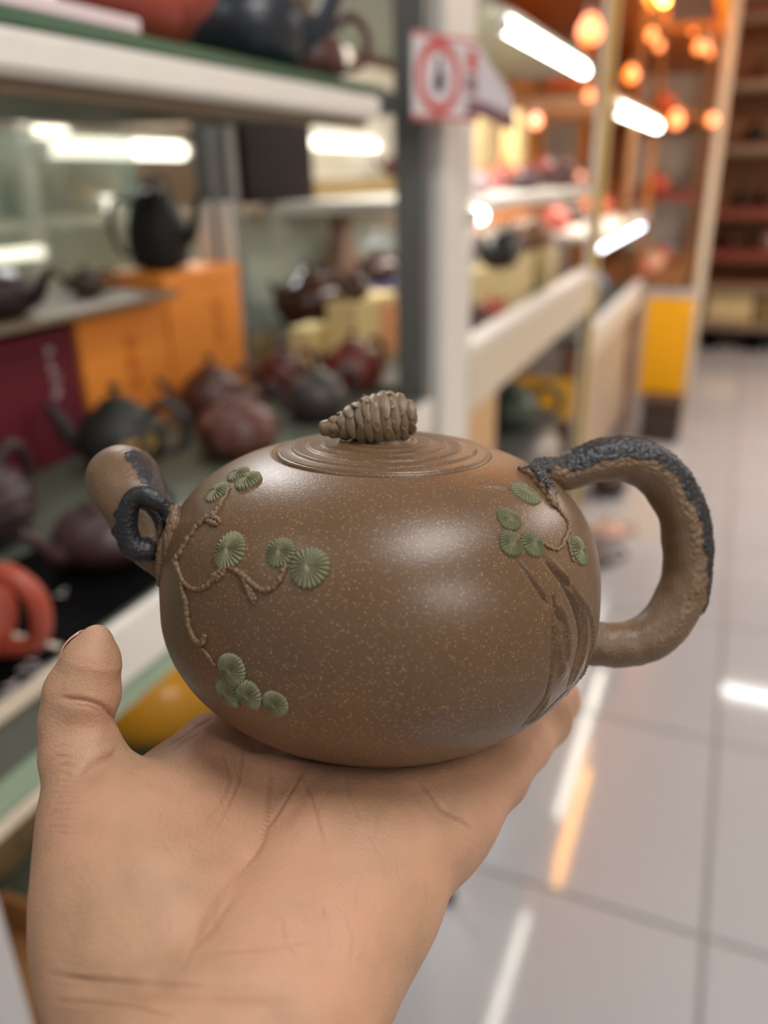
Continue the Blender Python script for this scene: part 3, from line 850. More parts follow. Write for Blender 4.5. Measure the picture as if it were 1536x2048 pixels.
# lower board of the first bay
pot('large ochre glazed pot on the lower board beside the thumb', Vector((-0.80, 0.88, 0.6105)), 0.135, (206, 146, 36), YA(15), 'round', rough=0.25, group='pots on the lower boards')
pot('dark red pot deep on the lower board behind the teapot', Vector((-0.78, 1.25, 0.6105)), 0.13, (84, 34, 24), YA(15), 'round', group='pots on the lower boards')
pot('big taupe pot on the lower board at the left edge', Vector((-0.86, 0.52, 0.6105)), 0.135, (138, 116, 82), YA(190), 'round', H=0.22, group='pots on the lower boards')
wb = thing('wooden_crate', 'small orange brown wooden crate at the left edge, before the taupe pot', 'crate', (-0.62, 0.36, 0.6105))
for (x0, x1, y0, y1) in ((-.09, .09, -.11, -.10), (-.09, .09, .10, .11), (-.09, -.08, -.099, .099), (.08, .09, -.099, .099)):
    bx('side', M['tanwood'], wb, x0, x1, y0, y1, 0, .06)
bx('bottom', M['tanwood'], wb, -.079, .079, -.099, .099, 0, .008)
carton('yellow carton on the floor under the first rack', -0.80, -0.56, 0.45, 0.70, 0.0005, 0.22, M['yellow'], group='cartons on the floor')
carton('dark red carton on the floor under the first rack', -0.80, -0.56, 0.10, 0.42, 0.0005, 0.26, M['redboard'], group='cartons on the floor')

# things on the floor seen through the handle
pot('black and red teapot on the floor by the yellow striped post', Vector((-0.43, 3.75, 0.0005)), 0.085, (48, 24, 24), YA(80), 'round', group='pots on the floor')
pot('pale pink pot on the floor, seen through the handle', Vector((-0.36, 3.25, 0.0005)), 0.07, (206, 168, 148), YA(15), 'flat', group='pots on the floor')
pot('dark grey bowl shaped pot on the floor, seen through the handle', Vector((-0.37, 2.98, 0.0005)), 0.075, (92, 84, 82), YA(15), 'flat', group='pots on the floor')
carton('red carton under the third rack', -0.84, -0.60, 3.35, 3.6, 0.0005, 0.28, M['redboard'], group='cartons on the floor')

# yellow cable loop and the black floor caster
cl = thing('cable_loop', 'small yellow loop of cable lying on the tiles right of the wrist', 'cable', on_z(992, 1600, 0))
pts = [(math.cos(a) * .026, math.sin(a) * .045, 0.0055 + .001 * math.sin(3 * a), 0.0055) for a in np.linspace(-2.0, 2.2, 28)]
v, f = tube(pts, 10); link('cable', new_mesh('cable', v, f), M['yellow'], cl)
cs = thing('shelf_foot', 'pale leg with black caster beside the wrist', 'leg', (-0.395, 1.215, 0))
v, f = lathe([(0.0001, 0), (.014, 0), (.017, .006), (.015, .026), (.008, .030), (0.0001, .030)], 20)
link('caster', new_mesh('caster', v, f), M['black'], cs)
v, f = lathe([(0.0001, .030), (.008, .030), (.008, .16), (.0001, .16)], 16)
link('leg', new_mesh('leg', v, f), M['lgrey'], cs)

# ------------------------------------------------------------------ warning card
u = Vector((0.060, 0.150, 0)); Lw = u.length; u.normalize()
sg = thing('warning_sign', 'white card with a red ring, hanging on the grey post', 'sign', (-0.5, 1.30, 1.53))
sg.rotation_euler = (0, 0, math.atan2(u.y, u.x))
bx('card', M['signwhite'], sg, 0, Lw, 0.0, 0.002, 0, 0.122)
def strip(name, mat, x0, x1, z0, z1, y=-0.0006): return bx(name, mat, sg, x0, x1, y, -0.0001, z0, z1, 0)
for (x0, x1, z0, z1) in ((0, Lw, .116, .121), (0, Lw, 0.001, .007)): strip('border', M['signred'], x0, x1, z0, z1)
# ring
cx, cz, ro, ri = 0.062, 0.062, 0.053, 0.038
v, f = [], []
for i in range(48):
    a = 2 * PI * i / 48
    for r_ in (ri, ro): v.append((cx + r_ * math.cos(a), -0.0008, cz + r_ * math.sin(a)))
for i in range(48):
    k = (i + 1) % 48; f.append((2 * i, 2 * i + 1, 2 * k + 1, 2 * k))
link('ring', new_mesh('ring', v, f, False), M['signred'], sg)
v = [(cx + a, -0.0009, cz + b) for a, b in ((-.004, .030), (.004, .030), (.006, .006), (.012, .008), (.014, -.006), (.008, -.022), (-.008, -.022), (-.013, -.004), (-.006, .004))]
link('black_symbol', new_mesh('black_symbol', v, [tuple(range(9))], False), M['signdark'], sg)
strip('red_block', M['signred'], Lw - .030, Lw - .006, .075, .106)
strip('dark_block', M['signmauve'], Lw - .032, Lw - .006, .042, .070)
mb = MB(); mb.v = [(Lw, 0, .112), (Lw + .060, -.022, .045), (Lw + .072, -.026, .006), (Lw, 0, .035), (Lw, .002, .112), (Lw + .060, -.020, .045), (Lw + .072, -.024, .006), (Lw, .002, .035)]
mb.f = [(0, 3, 2, 1), (4, 5, 6, 7), (0, 1, 5, 4), (1, 2, 6, 5), (2, 3, 7, 6)]
mb.build('folded_flap', M['signwhite'], sg)
mb = MB(); mb.v = [(Lw - .03, -.001, .034), (Lw, -.001, .034), (Lw + .070, -.0270, .010), (Lw + .070, -.0270, -.016), (Lw + .01, -.005, .008), (Lw - .03, -.001, .010)]
mb.f = [(0, 1, 2, 3, 4, 5)]
mb.build('lower_strip', M['signmauve'], sg)

# ================================================================== THE TEAPOT
def K(x, y, d): return RT * x + UP * y + FW * d + CAM          # camera-side metres -> world
def P(px, py, d): return K((px - 768) / F_PX * d, (1024 - py) / F_PX * d, d)

D0 = 0.225
tilt, rl = math.radians(16), math.radians(-0.7)
PC = P(760.6, 1193.6, D0)
pz = (RT * (-math.sin(rl) * math.cos(tilt)) + UP * (math.cos(tilt) * math.cos(rl)) - FW * math.sin(tilt)).normalized()
px_ = (RT * math.cos(rl) + UP * math.sin(rl)); px_ = (px_ - pz * px_.dot(pz)).normalized()
py_ = pz.cross(px_).normalized()
MP = Matrix(((px_.x, py_.x, pz.x, PC.x), (px_.y, py_.y, pz.y, PC.y), (px_.z, py_.z, pz.z, PC.z), (0, 0, 0, 1)))
MPi = MP.inverted()
BA, BT, NT, BB, NB = .0597, .0438, 2.77, .0387, 1.95

def bodyF(v):
    z = v[..., 2]; b = np.where(z > 0, BT, BB); n = np.where(z > 0, NT, NB)
    return (np.hypot(v[..., 0], v[..., 1]) / BA) ** n + np.abs(z / b) ** n - 1

def L_(w_): return np.array(MPi @ w_)                          # world -> pot-local
eye = L_(CAM)
def hit(px, py):
    d = L_(P(px, py, 1.0)) - eye
    ts = np.arange(.12, .30, .0004)
    val = bodyF(eye + d * ts[:, None])
    idx = np.argmax(val < 0)
    if val[idx] >= 0:
        idx = int(np.argmin(val)); q = eye + d * ts[idx]
    else:
        lo, hi = ts[idx - 1], ts[idx]
        for _ in range(24):
            m_ = (lo + hi) / 2
            if bodyF(eye + d * m_) > 0: lo = m_
            else: hi = m_
        q = eye + d * lo
    g_ = np.array([bodyF(q + e) - bodyF(q - e) for e in np.eye(3) * 1e-6])
    return q, g_ / np.linalg.norm(g_)

tp = thing('teapot', 'brown clay teapot with green pine sprigs, held up on an open palm', 'teapot')
tp.matrix_world = MP

MB_ = clay('brown_speckled_clay', (90, 66, 45), (104, 79, 56), (188, 156, 108), 0.34, 0.86, bumpy=0.22, spscale=1750)
MBR = clay('brown_bark_clay', (98, 74, 52), (116, 90, 65), (170, 142, 100), 0.45, 0.35, dark=((23, 23, 26), (38, 38, 42)), bumpy=0.35, bscale=1400)
MVN = clay('brown_vine_clay', (98, 76, 54), (120, 94, 66), (170, 142, 100), 0.45, 0.2, bumpy=0.3)
MGR = clay('green_clay', (103, 103, 74), (124, 123, 92), (150, 156, 120), 0.5, 0.25, bumpy=0.2)
MCN = clay('cone_clay', (104, 86, 64), (124, 104, 80), (170, 146, 108), 0.36, 0.3, bumpy=0.15)

# --- body: surface of revolution, with the incised trunk at the right displaced into it
NA_, NR_ = 800, 420
s = np.linspace(-PI / 2, PI / 2, NR_)
cs_, sn_ = np.cos(s), np.sin(s)
nn = np.where(s > 0, NT, NB); bb = np.where(s > 0, BT, BB)
rr_ = BA * np.abs(cs_) ** (2 / nn); zz_ = bb * np.sign(sn_) * np.abs(sn_) ** (2 / nn)
# flat foot and a shallow seat for the lid
foot_z = -0.0355
zz_ = np.maximum(zz_, foot_z)
seat = rr_ < 0.0291
ztop = zz_.copy()
zz_ = np.where(seat & (s > 0), np.minimum(zz_, zz_[np.argmin(np.abs(rr_ - .0291) + (s < 0))] - 0.0006 * np.clip((0.0291 - rr_) / .0006, 0, 1)), zz_)
# resample along arc length for even spacing
arc = np.concatenate([[0], np.cumsum(np.hypot(np.diff(rr_), np.diff(zz_)))])
tt = np.linspace(0, arc[-1], NR_)
R_, Z_ = np.interp(tt, arc, rr_), np.interp(tt, arc, zz_)
an = np.linspace(0, 2 * PI, NA_, endpoint=False)
V = np.stack([R_[:, None] * np.cos(an), R_[:, None] * np.sin(an), np.repeat(Z_[:, None], NA_, 1)], -1).reshape(-1, 3)
tr = np.gradient(R_); tz = np.gradient(Z_); nl = np.hypot(tr, tz) + 1e-12
nr_, nz_ = tz / nl, -tr / nl
NV = np.stack([nr_[:, None] * np.cos(an), nr_[:, None] * np.sin(an), np.repeat(nz_[:, None], NA_, 1)], -1).reshape(-1, 3)

def surf_line(pts, n=50):
    q = catmull([(a, b, 0) for a, b in pts], n)
    return np.array([hit(a, b)[0] for a, b, _ in q])

def dist_to(V, line):
    kd = kdtree.KDTree(len(line))
    for i, p_ in enumerate(line): kd.insert(p_, i)
    kd.balance()
    lo, hi = line.min(0) - .004, line.max(0) + .004
    m = np.all((V > lo) & (V < hi), 1)
    out = np.full(len(V), 1.0); tpar = np.zeros(len(V))
    for i in np.nonzero(m)[0]:
        _, j, d = kd.find(V[i]); out[i] = d; tpar[i] = j / (len(line) - 1)
    return out, tpar

disp = np.zeros(len(V))
GROOVES = [([(1035, 1120), (1060, 1155), (1084, 1190), (1098, 1216)], .00040, .00075),
           ([(1106, 1191), (1113, 1222), (1126, 1253)], .00045, .0007),
           ([(1085, 1114), (1113, 1146), (1136, 1184), (1153, 1226), (1160, 1273), (1152, 1322), (1134, 1376)], .00055, .0010),
           ([(1120, 1150), (1145, 1180), (1166, 1220), (1174, 1265), (1168, 1315), (1147, 1366)], .00045, .0007),
           ([(1103, 1221), (1107, 1270), (1106, 1310), (1102, 1350), (1089, 1395), (1060, 1434), (1042, 1456)], .00035, .0006),
           ([(1140, 1376), (1116, 1398), (1090, 1424), (1066, 1446)], .00035, .0006),
           ([(1080, 1000), (1060, 1003), (1020, 980), (960, 970)], .00015, .0015)]
RIDGES = [([(1098, 1114), (1128, 1150), (1148, 1190), (1163, 1228), (1168, 1273), (1159, 1325), (1138, 1380)], .0004, .0007),
          ([(1155, 1182), (1174, 1216), (1184, 1258), (1178, 1312), (1155, 1367), (1129, 1395)], .0004, .0006),
          ([(1118, 1200), (1130, 1240), (1136, 1290), (1132, 1330)], .0005, .0006),
          ([(1122, 1260), (1118, 1300), (1124, 1330), (1118, 1352)], .0008, .0006),
          ([(1100, 1395), (1075, 1428), (1052, 1450)], .0004, .0004)]
for pts, w_, a_ in GROOVES:
    d, t_ = dist_to(V, surf_line(pts)); e = np.clip(np.minimum(t_, 1 - t_) * 6 + .15, 0, 1); disp -= 1.7 * a_ * e * np.exp(-(d / w_) ** 2)
for pts, w_, a_ in RIDGES:
    d, t_ = dist_to(V, surf_line(pts)); e = np.clip(np.minimum(t_, 1 - t_) * 5 + .1, 0, 1); disp += 1.6 * a_ * e * np.exp(-(d / w_) ** 2)
# two knots
for (a, b, r_, h_) in ((1120, 1255, .0012, .0006), (1128, 1345, .0016, .0005)):
    q = hit(a, b)[0]; disp += h_ * np.exp(-(np.linalg.norm(V - q, axis=1) / r_) ** 2)
V = V + NV * disp[:, None]
i_, j_ = np.meshgrid(np.arange(NR_ - 1), np.arange(NA_), indexing='ij')
k_ = (j_ + 1) % NA_
F = np.stack([i_ * NA_ + j_, i_ * NA_ + k_, (i_ + 1) * NA_ + k_, (i_ + 1) * NA_ + j_], -1).reshape(-1, 4)
link('body', new_mesh('body', V, F), MB_, tp)

# --- lid: stepped rings
n_r, n_a = 240, 320
lr = np.linspace(0.0286, 0.0001, n_r)
z_edge = BT * (1 - (0.0286 / BA) ** NT) ** (1 / NT)
dome = z_edge + 0.0002 + 0.0030 * (1 - (lr / .0286) ** 2)
ph_ = (lr - .0008) / .0040
saw = (ph_ - np.floor(ph_))
step = 0.00042 * (np.clip(saw / .8, 0, 1) ** 1.5 - np.clip((saw - .8) / .2, 0, 1))
step *= np.clip((lr - .006) / .003, 0, 1) * np.where(lr > .0276, 0, 1)
edge = np.clip((lr - .0280) / .0006, 0, 1)
lz = dome + step - 0.0006 * edge ** 2
prof = np.concatenate([[(0.0286, z_edge - .0012)], np.stack([lr, lz], 1)])
an2 = np.linspace(0, 2 * PI, n_a, endpoint=False)
V = np.stack([prof[:, 0, None] * np.cos(an2), prof[:, 0, None] * np.sin(an2), np.repeat(prof[:, 1, None], n_a, 1)], -1)
V[..., 2] += 0.00008 * np.sin(3 * an2 + prof[:, 0, None] * 700)
V = V.reshape(-1, 3)
i_, j_ = np.meshgrid(np.arange(len(prof) - 1), np.arange(n_a), indexing='ij'); k_ = (j_ + 1) % n_a
F = np.stack([i_ * n_a + j_, i_ * n_a + k_, (i_ + 1) * n_a + k_, (i_ + 1) * n_a + j_], -1).reshape(-1, 4)
LIDC = np.array((0.0006, 0.0, 0))
link('lid', new_mesh('lid', V + LIDC, F), MB_, tp)
LZ = z_edge + 0.0032

# --- pine cone knob, lying on the lid
def along(px, py, zl):
    d = L_(P(px, py, 1.0)) - eye; t_ = (zl - eye[2]) / d[2]; return eye + d * t_
ax0 = np.array((-.0128, -.0012, LZ + .0034)); ax1 = np.array((.0078, .0002, LZ + .0062))
axv = ax1 - ax0; axl = np.linalg.norm(axv); axv /= axl
sd = np.cross(axv, (0, 0, 1)); sd /= np.linalg.norm(sd); upv = np.cross(sd, axv)
def cone_r(t): return 0.0074 * (np.interp(t, [0, .1, .25, .45, .65, .85, .95, 1.0], [.30, .42, .64, .93, 1.04, .90, .66, .30]))
core = [(*(ax0 + axv * axl * t), float(cone_r(t)) * .86) for t in np.linspace(0.02, .98, 16)]
v, f = tube(core, 28)
kn = link('pine_cone_knob', new_mesh('pine_cone_knob', v, f), MCN, tp)
tag(kn, 'pine cone shaped knob lying on its side')
# stem end
v, f = tube([(*(ax0 - axv * .0026), .0021), (*(ax0 - axv * .0010), .0023), (*(ax0 + axv * .001), .0026)], 16)
link('stem', new_mesh('stem', v, f), MCN, kn)
# seat under the cone
v, f = lathe([(.0062, LZ - .0006), (.0060, LZ + .0006), (.0048, LZ + .0014), (.0001, LZ + .0016)], 32)
o = link('knob_seat', new_mesh('knob_seat', np.array(v) + np.array((.0020, -.0005, 0)), f), MCN, kn)
# one scale: curved tongue, x = along cone, y = around cone, z = outwards
sv, sf = [], []
ns_, ms_ = 12, 9
for i in range(ns_):
    th_ = 2 * PI * i / ns_
    for j in range(ms_):
        ph = PI * (j / (ms_ - 1))
        x = math.cos(th_) * math.sin(ph); y = math.sin(th_) * math.sin(ph); z = math.cos(ph)
        sv.append((x * .62 + .22 * (1 - abs(y)) * x, y * (1.0 - .18 * max(0, x)), z * .42 - .20 * y * y - .25 * x))
for i in range(ns_):
    k = (i + 1) % ns_
    for j in range(ms_ - 1): sf.append((i * ms_ + j, i * ms_ + j + 1, k * ms_ + j + 1, k * ms_ + j))
sme = new_mesh('scale', sv, sf); sme.materials.append(MCN)
rows = 10
for rI in range(rows):
    t = 0.04 + .92 * rI / (rows - 1)
    rad = float(cone_r(t))
    cnt = max(5, int(round(2 * PI * rad / .0056)))
    for c in range(cnt):
        a = 2 * PI * (c + .5 * (rI % 2)) / cnt + rnd.uniform(-.12, .12)
        out = sd * math.cos(a) + upv * math.sin(a)
        around = -sd * math.sin(a) + upv * math.cos(a)
        cpos = ax0 + axv * axl * (t + rnd.uniform(-.018, .018)) + out * rad * .88
        if cpos[2] < LZ + .0004: continue
        sx, sy, sz = .00205 * rnd.uniform(.85, 1.15), .0043 * min(1, rad / .0058) * rnd.uniform(.9, 1.15), .0021 * rnd.uniform(.85, 1.1)
        # lean the free edge towards the stem
        tiltv = (-axv * math.cos(.35) + out * math.sin(.35)); nrm = (out * math.cos(.35) + axv * math.sin(.35))
        m3 = Matrix(((tiltv[0] * sx, around[0] * sy, nrm[0] * sz, cpos[0]), (tiltv[1] * sx, around[1] * sy, nrm[1] * sz, cpos[1]), (tiltv[2] * sx, around[2] * sy, nrm[2] * sz, cpos[2]), (0, 0, 0, 1)))
        o = link('scale', sme, None, kn); o.matrix_local = m3

# --- bark tubes: handle and spout
def noise3(P_, scale, seed=0):
    rg_ = np.random.default_rng(seed); out = 0
    for k in range(6):
        d = rg_.normal(size=3); d /= np.linalg.norm(d); ph = rg_.uniform(0, 6.28)
        d2 = rg_.normal(size=3); d2 /= np.linalg.norm(d2)
        out = out + np.sin(P_ @ d * scale * (1 + .35 * k) + ph + 1.3 * np.sin(P_ @ d2 * scale * .6)) / (1 + .3 * k)
    return out / 3.0

def bark(name, path, n_len, n_ang, dark_fn, bump, parent, seed=0, cap=True, bump_mask=None, local=True):
    pp_ = catmull(path, n_len)
    c = pp_[:, :3]; r = pp_[:, 3]
    t = np.gradient(c, axis=0); t /= np.linalg.norm(t, axis=1)[:, None]
    ref = np.array((0, 1, 0.0)); a = ref - t[0] * (ref @ t[0]); a /= np.linalg.norm(a)
    ang = np.linspace(0, 2 * PI, n_ang, endpoint=False)
    Vs, Ns, Ts = [], [], []
    for i in range(n_len):
        a = a - t[i] * (a @ t[i]); a /= np.linalg.norm(a); b = np.cross(t[i], a)
        nrm = np.cos(ang)[:, None] * a + np.sin(ang)[:, None] * b
        Vs.append(c[i] + nrm * r[i]); Ns.append(nrm); Ts.append(np.full(n_ang, i / (n_len - 1)))
    Vv, Nn, Tt = np.vstack(Vs), np.vstack(Ns), np.concatenate(Ts)
    dk = dark_fn(Vv, Nn, Tt)
    msk = bump_mask(Vv, Nn, Tt) if bump_mask else 1
    # lumps: low-frequency facets + grain
    Vv = Vv + Nn * (bump * .9 * noise3(Vv, 420, seed) + bump * msk * np.abs(noise3(Vv, 1900, seed + 1)) ** 1.0 + bump * .35 * noise3(Vv, 5200, seed + 2) * (.5 + dk) + .00030 * dk)[:, None]
    i_, j_ = np.meshgrid(np.arange(n_len - 1), np.arange(n_ang), indexing='ij'); k_ = (j_ + 1) % n_ang
    F = np.stack([i_ * n_ang + j_, (i_ + 1) * n_ang + j_, (i_ + 1) * n_ang + k_, i_ * n_ang + k_], -1).reshape(-1, 4)
    me = new_mesh(name, Vv, F)
    at = me.attributes.new('dark', 'FLOAT', 'POINT'); at.data.foreach_set('value', dk.astype(np.float32))
    return link(name, me, MBR, parent), Vv, Nn

def sstep(x, a, b): x = np.clip((x - a) / (b - a), 0, 1); return x * x * (3 - 2 * x)

def PL(px, py, d): return L_(P(px, py, d))
hpx = [(1062, 957, .2165, 18), (1082, 945, .2190, 24), (1104, 948, .2205, 30), (1130, 950, .222, 33), (1190, 925, .2245, 42), (1256, 920, .2265, 45), (1322, 955, .2285, 46), (1364, 1030, .230, 47),
       (1374, 1112, .231, 47), (1362, 1192, .231, 47), (1322, 1256, .2305, 48), (1262, 1286, .230, 46), (1208, 1288, .229, 45), (1150, 1280, .228, 44)]
hp = [(*PL(a, b, d), r * d / F_PX) for a, b, d, r in hpx]
loopc = PL(1225, 1110, .2275)
def hdark(Vv, Nn, Tt):
    o_ = Vv - loopc; o_[:, 1] *= 0; o_ /= np.linalg.norm(o_, axis=1)[:, None]
    dirc = o_ * 1.0
    k = (Nn * dirc).sum(1) + .22 * Nn[:, 2] - 0.10 * Nn[:, 1] * 0
    edge = 0.40 + .18 * noise3(Vv, 600, 5) + .08 * noise3(Vv, 1800, 6) + sstep(Tt, .55, .78) * .42 + sstep(Tt, .70, .76) * 2
    edge = edge - sstep(-Tt, -.13, -.05) * .9
    return sstep(k, edge - .04, edge + .04)
def hmask(Vv, Nn, Tt):
    o_ = Vv - loopc; o_[:, 1] *= 0; o_ /= np.linalg.norm(o_, axis=1)[:, None]
    k = (Nn * o_).sum(1)
    return np.where(k > -.15, 1.0, .12) * (1 - .55 * sstep(Tt, .60, .8))
handle, _, _ = bark('handle', hp, 420, 150, hdark, .00042, tp, 11, bump_mask=hmask)
tag(handle, 'bark textured handle, charcoal on its outer side')
# root of the handle that runs down the body, and the gnarled knot before it
def on_body(pts, lift=0.0):
    out = []
    for (a, b, r) in pts:
        q, n_ = hit(a, b); rr = r * .19 / F_PX
        out.append((*(q + n_ * (rr * .35 + lift)), rr))
    return out
root = on_body([(1040, 938, 9), (1052, 946, 14), (1070, 958, 17), (1084, 975, 15), (1095, 990, 12), (1103, 1006, 11), (1112, 1016, 8)])
def rdark(Vv, Nn, Tt): return sstep(Nn[:, 2] * .8 + Nn[:, 0] * .5 + .25 * noise3(Vv, 1500, 3), .25, .38) * (1 - sstep(Tt, .60, .8)) * sstep(Tt, .1, .2)
bark('handle_root', root, 160, 60, rdark, .00045, tp, 21)

# spout
spx = [(430, 1130, .222, 60), (372, 1112, .2180, 64), (326, 1085, .2145, 64), (296, 1052, .2125, 64), (274, 1014, .2120, 66), (260, 986, .2140, 70), (251, 968, .2175, 72), (244, 960, .2215, 71)]
spth = [(*PL(a, b, d), r * d / F_PX) for a, b, d, r in spx]
def in_patch(Vv, pts, r):
    """dark clay patches: distance to spots on the spout as seen from the front"""
    best = np.full(len(Vv), 9.0)
    for (a, b, rr) in pts:
        d = PL(a, b, 1.0) - eye; d /= np.linalg.norm(d)
        rel = Vv - eye; tpr = rel @ d; q = rel - tpr[:, None] * d
        best = np.minimum(best, np.linalg.norm(q, axis=1) / (rr * tpr / F_PX))
    return best
def sdark(Vv, Nn, Tt):
    front = (Nn @ (np.array(eye) / np.linalg.norm(eye))) > -.35
    p1 = in_patch(Vv, [(264, 913, 13), (284, 925, 20), (302, 945, 25), (312, 970, 24), (318, 990, 16)], 1)
    p2 = in_patch(Vv, [(252, 1062, 24), (262, 1092, 24), (288, 1098, 26), (246, 1030, 16)], 1)
    e = np.minimum(p1, p2) + .12 * noise3(Vv, 1500, 9)
    return sstep(-e, -1.04, -.96) * front
def smask(Vv, Nn, Tt): return .10 + .9 * (1 - sstep(Tt, .25, .5)) * 1.0
spout, sv_, sn2 = bark('spout', spth, 260, 140, sdark, .00026, tp, 31, bump_mask=smask)
# rim and inner wall of the spout mouth
e0, e1 = np.array(spth[-1][:3]), np.array(spth[-2][:3])
dir_ = (e0 - e1) / np.linalg.norm(e0 - e1); R0 = spth[-1][3]
ring = [(*(e0 + dir_ * 0.0002), R0), ]
prf = [(R0, -.0002), (R0 * 1.0, .0005), (R0 * .96, .0011), (R0 * .90, .0010), (R0 * .86, .0002), (R0 * .80, -.004), (R0 * .6, -.012), (.0001, -.016)]
v, f = lathe(prf, 64)
q = Vector(dir_).to_track_quat('Z', 'Y').to_matrix()
v = [tuple(q @ Vector(p_) + Vector(e0)) for p_ in v]
link('spout_mouth', new_mesh('spout_mouth', v, f), MB_, tp)
# curled charcoal twig on the spout
tw = [(346, 1036, .2030, 9), (334, 1016, .2035, 15), (312, 1000, .2025, 18), (286, 990, .2020, 19), (268, 998, .2020, 18), (257, 1020, .2025, 18), (253, 1050, .2035, 20), (258, 1076, .2045, 22), (272, 1096, .2055, 24), (298, 1102, .2065, 19), (306, 1098, .209, 10)]
twp = [(*PL(a, b, d), r * d / F_PX) for a, b, d, r in tw]
o, _, _ = bark('curled_twig', twp, 240, 70, lambda Vv, Nn, Tt: np.ones(len(Vv)), .00013, tp, 41)
tag(o, 'charcoal twig curled into a loop')
tw2 = [(292, 1002, .2035, 6), (306, 1016, .2030, 7), (318, 1036, .2035, 6), (322, 1058, .2045, 6), (318, 1074, .206, 5)]
bark('curled_twig', [(*PL(a, b, d), r * d / F_PX) for a, b, d, r in tw2], 120, 40, lambda Vv, Nn, Tt: 1 - sstep(Tt, .6, .8), .0002, tp, 42)
# brown root under the twig, where spout meets body
rt1 = [(350, 1012, .2030, 10), (348, 1045, .2020, 15), (343, 1080, .2018, 17), (341, 1112, .202, 14), (346, 1135, .2025, 9), (352, 1150, .2030, 5)]
bark('spout_root', [(*PL(a, b, d), r * d / F_PX) for a, b, d, r in rt1], 160, 60, lambda Vv, Nn, Tt: np.zeros(len(Vv)), .00035, tp, 43)
rt2 = [(335, 1066, .2035, 9), (328, 1095, .2035, 11), (324, 1125, .2040, 10), (322, 1150, .2045, 8), (320, 1172, .2055, 5)]
bark('spout_root', [(*PL(a, b, d), r * d / F_PX) for a, b, d, r in rt2], 120, 40, lambda Vv, Nn, Tt: np.zeros(len(Vv)), .0003, tp, 44)

# --- vines
VINES = [[(352, 1124, 8), (362, 1106, 6), (378, 1077, 5.5), (397, 1052, 5), (414, 1038, 6), (424, 1035, 7), (432, 1025, 5), (443, 1008, 5), (460, 978, 3.5)],
         [(412, 1040, 4), (428, 1048, 6), (436, 1050, 4)], [(424, 1036, 5), (438, 1040, 5.5), (440, 1046, 3)],
         [(352, 1122, 7), (360, 1145, 5), (370, 1166, 4.5), (390, 1179, 5), (412, 1174, 5.5), (431, 1154, 6), (446, 1138, 6), (460, 1134, 4)],
         [(426, 1150, 4), (436, 1158, 5), (448, 1146, 5), (452, 1136, 4)],
         [(458, 1134, 4), (482, 1147, 6.5), (498, 1161, 6.5), (519, 1177, 6), (536, 1180, 6), (553, 1168, 6.5), (565, 1149, 6.5), (571, 1131, 5)],
         [(478, 1146, 4), (490, 1162, 5.5), (498, 1180, 6), (505, 1198, 5), (511, 1207, 3)], [(498, 1172, 4), (505, 1184, 5), (512, 1200, 4)],
         [(364, 1160, 4), (367, 1180, 5.5), (374, 1202, 6.5), (376, 1226, 6), (380, 1254, 5.5), (392, 1279, 6), (404, 1286, 7), (411, 1280, 5)], [(404, 1286, 5), (410, 1274, 5), (412, 1271, 3)],
         [(396, 1288, 3.5), (414, 1307, 4), (431, 1331, 3)],
         [(1110, 1012, 6), (1122, 1026, 4), (1134, 1042, 4), (1137, 1058, 4), (1130, 1077, 5), (1120, 1096, 4), (1104, 1098, 3.5), (1086, 1084, 3)],
         [(1134, 1074, 4), (1139, 1100, 4), (1146, 1123, 3)], [(1104, 1098, 3), (1092, 1092, 4), (1080, 1082, 3)]]
for i, vn in enumerate(VINES):
    pth = []
    for (a, b, r) in vn:
        q_, n_ = hit(a, b); rr = r * 1.0 * np.linalg.norm(q_ - eye) / F_PX; pth.append((*(q_ + n_ * rr * .30), rr))
    pp2 = catmull(pth, 14 * len(vn)); pp2[:, 3] *= 1 + .18 * np.sin(np.arange(len(pp2)) * .9 + i) * .7
    for k in range(3): pp2[:, k] += .00010 * np.sin(np.arange(len(pp2)) * .55 + k * 2 + i)
    v, f = tube(pp2, 12, jitter=.06, seed=i)
    link('vine', new_mesh('vine', v, f), MVN, tp)

# --- pine needle discs
NRD, NAD = 14, 176
def disc_mesh(rad, seed, ridges=24, sx=1.0):
    rg_ = np.random.default_rng(seed)
    rr = np.linspace(0, 1, NRD) ** .8; a = np.linspace(0, 2 * PI, NAD, endpoint=False)
    rim = 1 + .03 * np.cos(ridges * a) + .03 * np.cos(3 * a + rg_.uniform(0, 6))
    w_ = np.cos(ridges * a + .35 * np.sin(5 * a + seed))
    Rg = rr[:, None] * rad * rim[None]
    h = .00085 * np.sqrt(np.clip(1 - (rr * .97) ** 2.6, 0, 1))[:, None] + .00027 * w_[None] * np.clip(rr * 2.2 - .2, 0, 1)[:, None]
    h = h - .00055 * np.exp(-(rr / .10) ** 2)[:, None]
    h = h - (Rg ** 2) / (2 * .050)
    V_ = np.stack([Rg * np.cos(a) * sx, Rg * np.sin(a), h + .00004 * rg_.normal(size=h.shape) * (rr[:, None] > .2)], -1)
    skirt = V_[-1].copy(); skirt[:, 2] = -.0008
    V_ = np.concatenate([V_.reshape(-1, 3), skirt])
    i_, j_ = np.meshgrid(np.arange(NRD), np.arange(NAD), indexing='ij'); k_ = (j_ + 1) % NAD
    F_ = np.stack([i_ * NAD + j_, (i_ + 1) * NAD + j_, (i_ + 1) * NAD + k_, i_ * NAD + k_], -1).reshape(-1, 4)
    return new_mesh('pine_needle_disc', V_, F_)
